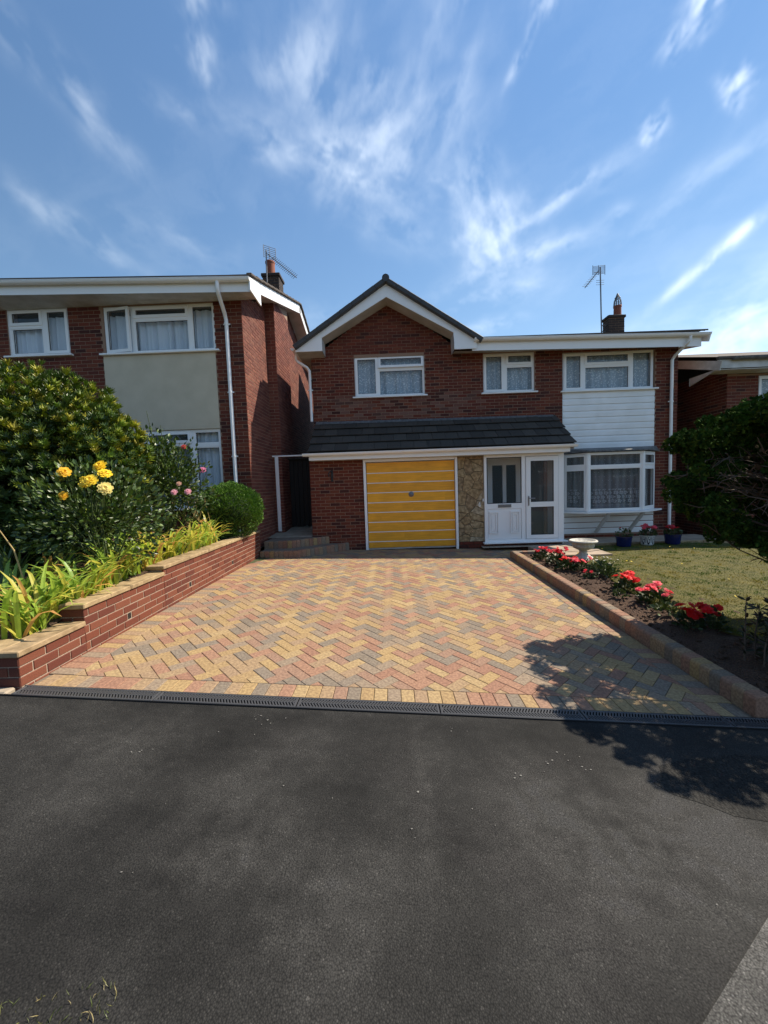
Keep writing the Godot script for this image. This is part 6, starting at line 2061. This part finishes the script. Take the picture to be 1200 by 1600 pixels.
# ---------------------------------------------------------------- conifer, bed and lawn on the right
func conifer() -> void:
	var base := Vector3(3.95, -0.1, -3.45)
	var t := thing("conifer", "spreading dark conifer with bare twisted branches on the right", "tree", base)
	var c := Vector3(4.03, 1.47, -3.42)
	var r := Vector3(1.20, 0.74, 1.02)
	var tr := MB.new()
	tr.tube([base, base + Vector3(-0.03, 0.5, 0.05), base + Vector3(0.06, 1.0, 0), base + Vector3(-0.02, 1.6, 0.05)], [0.11, 0.09, 0.07, 0.04], 10)
	put(t, "trunk", tr.done(), M.bark)
	var clumps := []
	var f := FastNoiseLite.new()
	f.seed = 12; f.frequency = 1.0
	var street := Vector3(-0.62, -0.05, 0.78).normalized()
	var boxy := func(d: Vector3) -> Vector3:   # towards a squarer outline than a ball
		return d / pow(pow(absf(d.x), 3.0) + pow(absf(d.y), 3.0) + pow(absf(d.z), 3.0), 1.0 / 3.0)
	for i in 900:
		var d := sphere_dir()
		var k := 1.0 + 0.18 * f.get_noise_3d(d.x * 2.6, d.y * 2.6, d.z * 2.6)
		# towards the street the lower inside has died back and shows its wood
		if d.dot(street) > 0.05 and d.y < 0.48 and d.y > -0.70 and rng.randf() < 0.94: continue
		clumps.append([c + boxy.call(d) * r * k * R(0.80, 1.0), d, R(0.06, 0.12)])
	for i in 260:
		var d := sphere_dir()
		if d.dot(street) > 0.0: d = d - street * d.dot(street) * 1.7
		clumps.append([c + d * r * R(0.35, 0.8), d, R(0.09, 0.14)])
	for i in 90:
		var d := sphere_dir()
		d = (d * Vector3(1, 0.8, 1) + street * 0.75).normalized()
		if d.y > 0.30: d.y = 0.30 - (d.y - 0.30)
		var tip: Vector3 = c + boxy.call(d) * r * R(0.72, 0.97)
		var from := Vector3(base.x + R(-0.1, 0.5), clampf(tip.y - R(-0.1, 0.5), 0.35, 1.8), base.z + R(-0.3, 0.2))
		var b := MB.new()
		var pts := [from]
		var rad := []
		var n := 6
		var sway := Vector3(R(-0.1, 0.1), R(-0.16, 0.12), R(-0.1, 0.1))
		for j in range(1, n + 1):
			var u := float(j) / n
			pts.append(from.lerp(tip, u) + sway * sin(u * PI) + Vector3(R(-0.04, 0.04), R(-0.03, 0.03), R(-0.04, 0.04)))
		for j in n + 1: rad.append(lerpf(0.017, 0.003, float(j) / n))
		b.tube(pts, rad, 6, false)
		for j in range(2, n + 1):
			for m in 2:
				var q: Vector3 = pts[j] + (sphere_dir() + (tip - from).normalized() * 0.8) * R(0.08, 0.2)
				b.tube([pts[j], pts[j].lerp(q, 0.5) + sphere_dir() * 0.03, q], [0.006, 0.004, 0.002], 4, false)
		put(t, "branch", b.done(), M.twig)
	var spray := MB.new()
	for i in 5:
		var bs := Basis(Vector3.UP, R(-0.25, 0.25)) * Basis(Vector3.BACK, (i - 2) * 0.42) 
		var a := bs * Vector3(-0.10, 0.1, 0); var b2 := bs * Vector3(0.10, 0.1, 0); var e := bs * Vector3(0.0, 1.0 - 0.08 * absf(i - 2), 0.05)
		var m1 := bs * Vector3(-0.13, 0.55, 0.05); var m2 := bs * Vector3(0.13, 0.55, 0.05)
		spray.q(a, b2, m2, m1)
		spray.tri(m1, m2, e)
	var xf := []
	var cc := []
	var cols := [Color(0.030, 0.062, 0.013), Color(0.042, 0.085, 0.016), Color(0.016, 0.036, 0.009), Color(0.070, 0.115, 0.020)]
	for k in clumps:
		var n := int(260 * pow(k[2] / 0.12, 2.0))
		for i in n:
			var d := sphere_dir()
			var p: Vector3 = k[0] + d * k[2] * pow(rng.randf(), 0.33) * Vector3(1, 0.8, 1)
			var a: Vector3 = d * 0.9 + k[1] * 0.9 + Vector3(0, 0.35, 0) + sphere_dir() * 0.4
			xf.append(Transform3D(lookat(a, R(0, TAU)) * Basis.from_scale(Vector3.ONE * R(0.022, 0.038)), p))
			cc.append(cols[rng.randi() % 4] * R(0.8, 1.2))
	scatter(t, "foliage", spray.done(), M.needle, xf, cc)
	# bronze dead inside
	var xd := []
	var cd := []
	for i in 900:
		var d := sphere_dir()
		xd.append(Transform3D(lookat(sphere_dir()) * Basis.from_scale(Vector3.ONE * R(0.03, 0.05)), c + d * r * R(0.35, 0.85)))
		cd.append([Color(0.06, 0.035, 0.02), Color(0.045, 0.035, 0.018)][i % 2] * R(0.7, 1.3))
	scatter(t, "dead_needles", spray.done(), M.needle, xd, cd)

func garden_right() -> void:
	# bed soil between kerb and lawn
	var soil_y := func(x: float, z: float) -> float:
		return lerpf(drive_y(2.6, z) + 0.10, lawn_y(x, z) - 0.015, clampf((x - 2.6) / 0.6, 0, 1)) + 0.02 * sin(x * 17.0) * sin(z * 13.0)
	var sm := MB.new()
	for j in 90:
		for i in 20:
			var z0 := lerpf(-2.70, -7.86, j / 90.0)
			var z1 := lerpf(-2.70, -7.86, (j + 1) / 90.0)
			var q := []
			for w in [[i, z0], [i + 1, z0], [i + 1, z1], [i, z1]]:
				var x: float = lerpf(kerb_x(w[1]) + 0.122, 3.80, w[0] / 20.0)
				q.append(Vector3(x, soil_y.call(x, w[1]), w[1]))
			sm.qo(q[0], q[1], q[2], q[3], Vector3(q[0].x, -50, z0))
	struct("flower_bed", sm.done(), M.soil, "narrow bed of dry brown soil between kerb and lawn", "flower bed")
	var cl := MB.new()
	for i in 420:
		var z := R(-7.6, -2.8)
		var x := kerb_x(z) + 0.15 + R(0.0, 0.62)
		var s := R(0.006, 0.028)
		cl.box(Vector3(x, soil_y.call(x, z) + s * 0.2, z), Vector3(s * R(1, 2), s * R(0.5, 0.9), s * R(1, 1.8)), Basis(sphere_dir().normalized(), R(0, 6)))
	var clo := put(self, "soil_clods", cl.done(), M.soil)
	clo.set_meta("kind", "stuff"); tag(clo, "loose clods of soil lying in the flower bed", "soil")
	# lawn with a soft uneven edge
	var edge := func(z: float) -> float:
		return lerpf(3.42, 3.12, clampf((-3.0 - z) / 1.6, 0, 1)) if z > -4.6 else lerpf(3.12, 3.46, clampf((-4.6 - z) / 2.6, 0, 1)) + 0.03 * sin(z * 5.0)
	var lm := MB.new()
	var nz := 60
	for j in nz:
		var za := lerpf(-2.75, -8.62, float(j) / nz)
		var zb := lerpf(-2.75, -8.62, float(j + 1) / nz)
		for i in 14:
			var xa0 := lerpf(edge.call(za), 14.0, pow(i / 14.0, 1.6))
			var xa1 := lerpf(edge.call(za), 14.0, pow((i + 1) / 14.0, 1.6))
			var xb0 := lerpf(edge.call(zb), 14.0, pow(i / 14.0, 1.6))
			var xb1 := lerpf(edge.call(zb), 14.0, pow((i + 1) / 14.0, 1.6))
			lm.qo(Vector3(xa0, lawn_y(xa0, za), za), Vector3(xa1, lawn_y(xa1, za), za), Vector3(xb1, lawn_y(xb1, zb), zb), Vector3(xb0, lawn_y(xb0, zb), zb), Vector3(xa0, -50, za))
		lm.qo(Vector3(edge.call(za), lawn_y(3.3, za), za), Vector3(edge.call(zb), lawn_y(3.3, zb), zb), Vector3(edge.call(zb) - 0.03, lawn_y(3.3, zb) - 0.08, zb), Vector3(edge.call(za) - 0.03, lawn_y(3.3, za) - 0.08, za), Vector3(5, -1, za))
	struct("lawn", lm.done(), M.turf, "sun-dried patchy front lawn right of the drive", "lawn")
	var gx := []
	var gc := []
	var fn := FastNoiseLite.new()
	fn.seed = 3; fn.frequency = 1.3; fn.fractal_octaves = 4
	for i in 110000:
		var z := -2.8 - 5.75 * rng.randf()
		var x: float = edge.call(z) - 0.02 + (8.2 - 3.2) * pow(rng.randf(), 1.25)
		if x > 8.0: continue
		var dry := clampf(0.45 + 2.1 * fn.get_noise_2d(x, z) + 0.06 * (z + 6.5), 0, 1)
		var col := Color(0.050, 0.125, 0.006).lerp(Color(0.42, 0.29, 0.055), dry * R(0.6, 1.1))
		if x < edge.call(z) + 0.12: col = col.lerp(Color(0.06, 0.10, 0.018), 0.6)
		gx.append(Transform3D(lookat(Vector3(R(-0.9, 0.9), 0.8, R(-0.9, 0.9)), R(0, TAU)) * Basis.from_scale(Vector3(0.7, 1, 1) * R(0.010, 0.024) * (1.7 if fn.get_noise_2d(x * 3.0, z * 3.0 + 40.0) > 0.22 else 1.0)), Vector3(x, lawn_y(x, z) - 0.004, z)))
		gc.append(col * R(0.55, 1.35))
	var gr := scatter(self, "grass", leaf_mesh(0.22, 0.05, 0.45), M.grass_blade, gx, gc)
	tag(gr, "short half-dry grass of the front lawn", "grass")
	# yellow hawkbits in the turf
	var yd := thing("dandelions", "little yellow dandelion heads dotted over the lawn", "dandelions", Vector3(4.5, 0, -7))
	var dm := flower_mesh(9, 2, 0.5)
	for i in 15:
		var z := R(-8.2, -4.4)
		var x: float = edge.call(z) + 0.1 + R(0, 2.6)
		put(yd, "flower_head", dm, petal_mat(Color(0.80, 0.62, 0.03), 0), Vector3(x, lawn_y(x, z) + R(0.02, 0.06), z), lookat(Vector3(R(-0.3, 0.3), 1, R(0, 0.6))) * Basis.from_scale(Vector3.ONE * R(0.010, 0.018)))
	# paved strip in front of the bay and flags by the porch
	struct("front_path", sheet(2.05, 7.6, -9.7, -8.60, 1, 1, func(_x, _z): return 0.012), M.flag, "paved path under the bay window", "path")
	var ep := thing("path_edging", "pale concrete edging between lawn and path", "edging", Vector3(5.5, 0.01, -8.58))
	for i in 4:
		var em := MB.new()
		em.bbox(Vector3.ZERO, Vector3(0.90, 0.10, 0.06), 0.008)
		put(ep, "edging_stone", em.done(), M.cap[i % 3], Vector3(4.62 + i * 0.91, -0.005, -8.59))
	var fl := thing("flagstones", "worn buff flagstones beside the urn", "flagstones", Vector3(3.6, 0.02, -7.9))
	fl.set_meta("kind", "structure")
	var cells := voronoi(Rect2(3.02, 7.42, 1.25, 1.15), 6, 0.012, 1.0)
	for poly in cells:
		var m := MB.new()
		m.prism(poly, -0.08, R(0.024, 0.032), 0.008)
		var pm := put(fl, "flagstone", m.done(), M.flag)
		pm.transform = Transform3D(Basis(Vector3.RIGHT, -PI / 2), -origin_of(fl))
	# bedding plants
	var red := Color(0.76, 0.010, 0.012)
	var pink := Color(0.78, 0.085, 0.12)
	var rose := Color(0.70, 0.025, 0.05)
	var lf := Color(0.035, 0.06, 0.016)
	var gy := func(x: float, z: float) -> Vector3: return Vector3(x, soil_y.call(x, z), z)
	bedding("bedding_flower", "pinkish red flowers at the far left corner of the bed by the kerb end", gy.call(2.80, -7.25), 0.22, 0.15, rose, 9, 130, lf, "red and pink bedding flowers", 0.041)
	bedding("bedding_flower", "tall pinkish red flowers at the kerb left of the stone urn", gy.call(2.93, -6.85), 0.27, 0.19, rose, 13, 190, lf, "red and pink bedding flowers", 0.041)
	bedding("bedding_flower", "crimson flowers low at the kerb next to the tall pinkish red ones", gy.call(2.92, -6.42), 0.19, 0.15, red, 8, 130, lf, "red and pink bedding flowers", 0.044)
	bedding("bedding_flower", "pink flower cluster between urn and white-flecked bush", gy.call(3.14, -6.42), 0.19, 0.16, pink, 9, 130, lf, "red and pink bedding flowers", 0.041)
	bedding("bedding_plant", "bushy green plant flecked with tiny white flowers", gy.call(3.28, -6.0), 0.24, 0.24, Color(0.6, 0.58, 0.5), 26, 330, Color(0.06, 0.085, 0.03), "green bedding plants", 0.012, "plant")
	bedding("bedding_flower", "small dull red flower low in the soil beside the green plant", gy.call(3.02, -5.9), 0.12, 0.07, rose, 4, 24, lf, "red and pink bedding flowers", 0.028)
	bedding("bedding_flower", "bright scarlet flowers in the middle of the bed", gy.call(3.20, -5.25), 0.20, 0.16, red, 11, 150, lf, "red and pink bedding flowers", 0.052)
	bedding("bedding_flower", "mixed pink flowers next after the scarlet ones", gy.call(3.22, -4.72), 0.20, 0.20, pink, 14, 190, lf, "red and pink bedding flowers", 0.044)
	bedding("bedding_plant", "small weedy green plant in the bare soil left of the pink flowers", gy.call(2.93, -4.95), 0.09, 0.09, Color(0.2, 0.25, 0.1), 1, 40, Color(0.07, 0.09, 0.03), "green bedding plants", 0.008, "plant")
	bedding("bedding_plant", "sprawling pale green plant with one yellow bloom", gy.call(3.12, -4.30), 0.14, 0.19, Color(0.78, 0.62, 0.03), 1, 110, Color(0.075, 0.095, 0.03), "green bedding plants", 0.022, "plant")
	bedding("bedding_flower", "left of the two scarlet flower heads nearest the street", gy.call(3.00, -3.92), 0.20, 0.13, red, 8, 110, lf, "red and pink bedding flowers", 0.054)
	bedding("bedding_flower", "right of the two scarlet flower heads nearest the street", gy.call(3.22, -3.85), 0.21, 0.13, red, 9, 110, lf, "red and pink bedding flowers", 0.054)
	# tall dark plant at the right edge
	var tp := thing("tall_plant", "dark upright leafy stems at the right edge under the conifer", "plant", Vector3(3.02, -0.05, -3.05))
	var ts := MB.new()
	var lx := []
	var lc := []
	for i in 30:
		var a := Vector3(3.06 + R(-0.16, 0.30), -0.06, -3.05 + R(-0.22, 0.22))
		var hgt := R(0.30, 0.62)
		var tip := a + Vector3(R(-0.08, 0.08), hgt, R(-0.06, 0.06))
		ts.tube([a, a.lerp(tip, 0.5) + Vector3(R(-0.02, 0.02), 0, 0), tip], [0.007, 0.006, 0.003], 5, false)
		for j in 40:
			var p := a.lerp(tip, R(0.1, 1.0))
			var d := Vector3(R(-1, 1), R(0.1, 0.9), R(-1, 1))
			lx.append(Transform3D(lookat(d, R(0, 6)) * Basis.from_scale(Vector3(0.9, 1, 1) * R(0.045, 0.085)), p))
			lc.append([Color(0.022, 0.028, 0.013), Color(0.03, 0.04, 0.016), Color(0.035, 0.024, 0.016)][j % 3])
	put(tp, "stems", ts.done(), M.twig)
	scatter(tp, "leaves", leaf_mesh(0.34, 0.08, 0.2), M.leaf, lx, lc)
	# stone urn
	var ua := Vector3(3.60, lawn_y(3.6, -7.25), -7.25)
	var u := thing("garden_urn", "empty pale cast stone urn on a foot at the lawn corner", "urn", ua)
	var um := MB.new()
	um.lathe(ua, [Vector2(0.0, 0.0), Vector2(0.165, 0.0), Vector2(0.17, 0.03), Vector2(0.14, 0.045), Vector2(0.125, 0.06), Vector2(0.075, 0.10), Vector2(0.062, 0.125), Vector2(0.075, 0.14), Vector2(0.065, 0.155), Vector2(0.11, 0.175), Vector2(0.17, 0.205), Vector2(0.195, 0.245), Vector2(0.19, 0.285), Vector2(0.205, 0.30), Vector2(0.24, 0.315), Vector2(0.25, 0.335), Vector2(0.235, 0.352), Vector2(0.205, 0.350), Vector2(0.18, 0.30), Vector2(0.0, 0.26)], 36)
	put(u, "bowl_and_foot", um.done(), M.stone_urn)
	var us := MB.new()
	us.lathe(ua, [Vector2(0.18, 0.285), Vector2(0.0, 0.292)], 24)
	put(u, "soil", us.done(), M.soil)
	# three pots before the bay
	var pots := [["glazed dark blue pot with a sparse leggy plant, nearest the urn", Vector3(5.05, 0, -8.40), 0.155, 0.22, "blue", "plant pot"], ["white and dark blue patterned ceramic pot", Vector3(5.58, 0, -8.44), 0.135, 0.21, "pattern", "plant pot"], ["glazed dark blue pot beside the conifer", Vector3(6.10, 0, -8.40), 0.155, 0.22, "blue", "plant pot"]]
	var pm2 := mat(Color.WHITE, 0.3)
	pm2.albedo_texture = pot_picture()
	for p in pots:
		var at: Vector3 = p[1]
		at.y = lawn_y(at.x, at.z) + 0.004 if at.z > -8.6 else 0.02
		var o := thing("plant_pot", p[0], p[5], at, "pots along the path")
		var m := MB.new()
		var rr: float = p[2]
		var hh: float = p[3]
		m.lathe(at, [Vector2(rr * 0.80, 0), Vector2(rr * 0.90, 0.02), Vector2(rr, hh * 0.85), Vector2(rr * 1.06, hh * 0.88), Vector2(rr * 1.06, hh)], 28)
		put(o, "pot_body", m.done(), M.pot_blue if p[4] == "blue" else pm2)
		m = MB.new()
		m.lathe(at, [Vector2(rr * 1.06, hh), Vector2(rr * 0.92, hh), Vector2(rr * 0.90, hh - 0.03), Vector2(0.0, hh - 0.02)], 28)
		put(o, "soil", m.done(), M.soil)
	bedding("pot_plant", "sparse leggy plant growing in the blue pot nearest the urn", Vector3(5.05, 0.20, -8.40), 0.20, 0.17, rose, 2, 70, Color(0.06, 0.085, 0.025), "plants in the pots", 0.022, "plant")
	bedding("pot_plant", "pink geranium in the white and blue patterned pot", Vector3(5.58, 0.19, -8.44), 0.22, 0.19, pink, 13, 110, lf, "plants in the pots", 0.045, "plant")
	bedding("pot_plant", "red geranium in the blue pot beside the conifer", Vector3(6.10, 0.20, -8.40), 0.19, 0.19, Color(0.66, 0.03, 0.05), 11, 110, lf, "plants in the pots", 0.045, "plant")
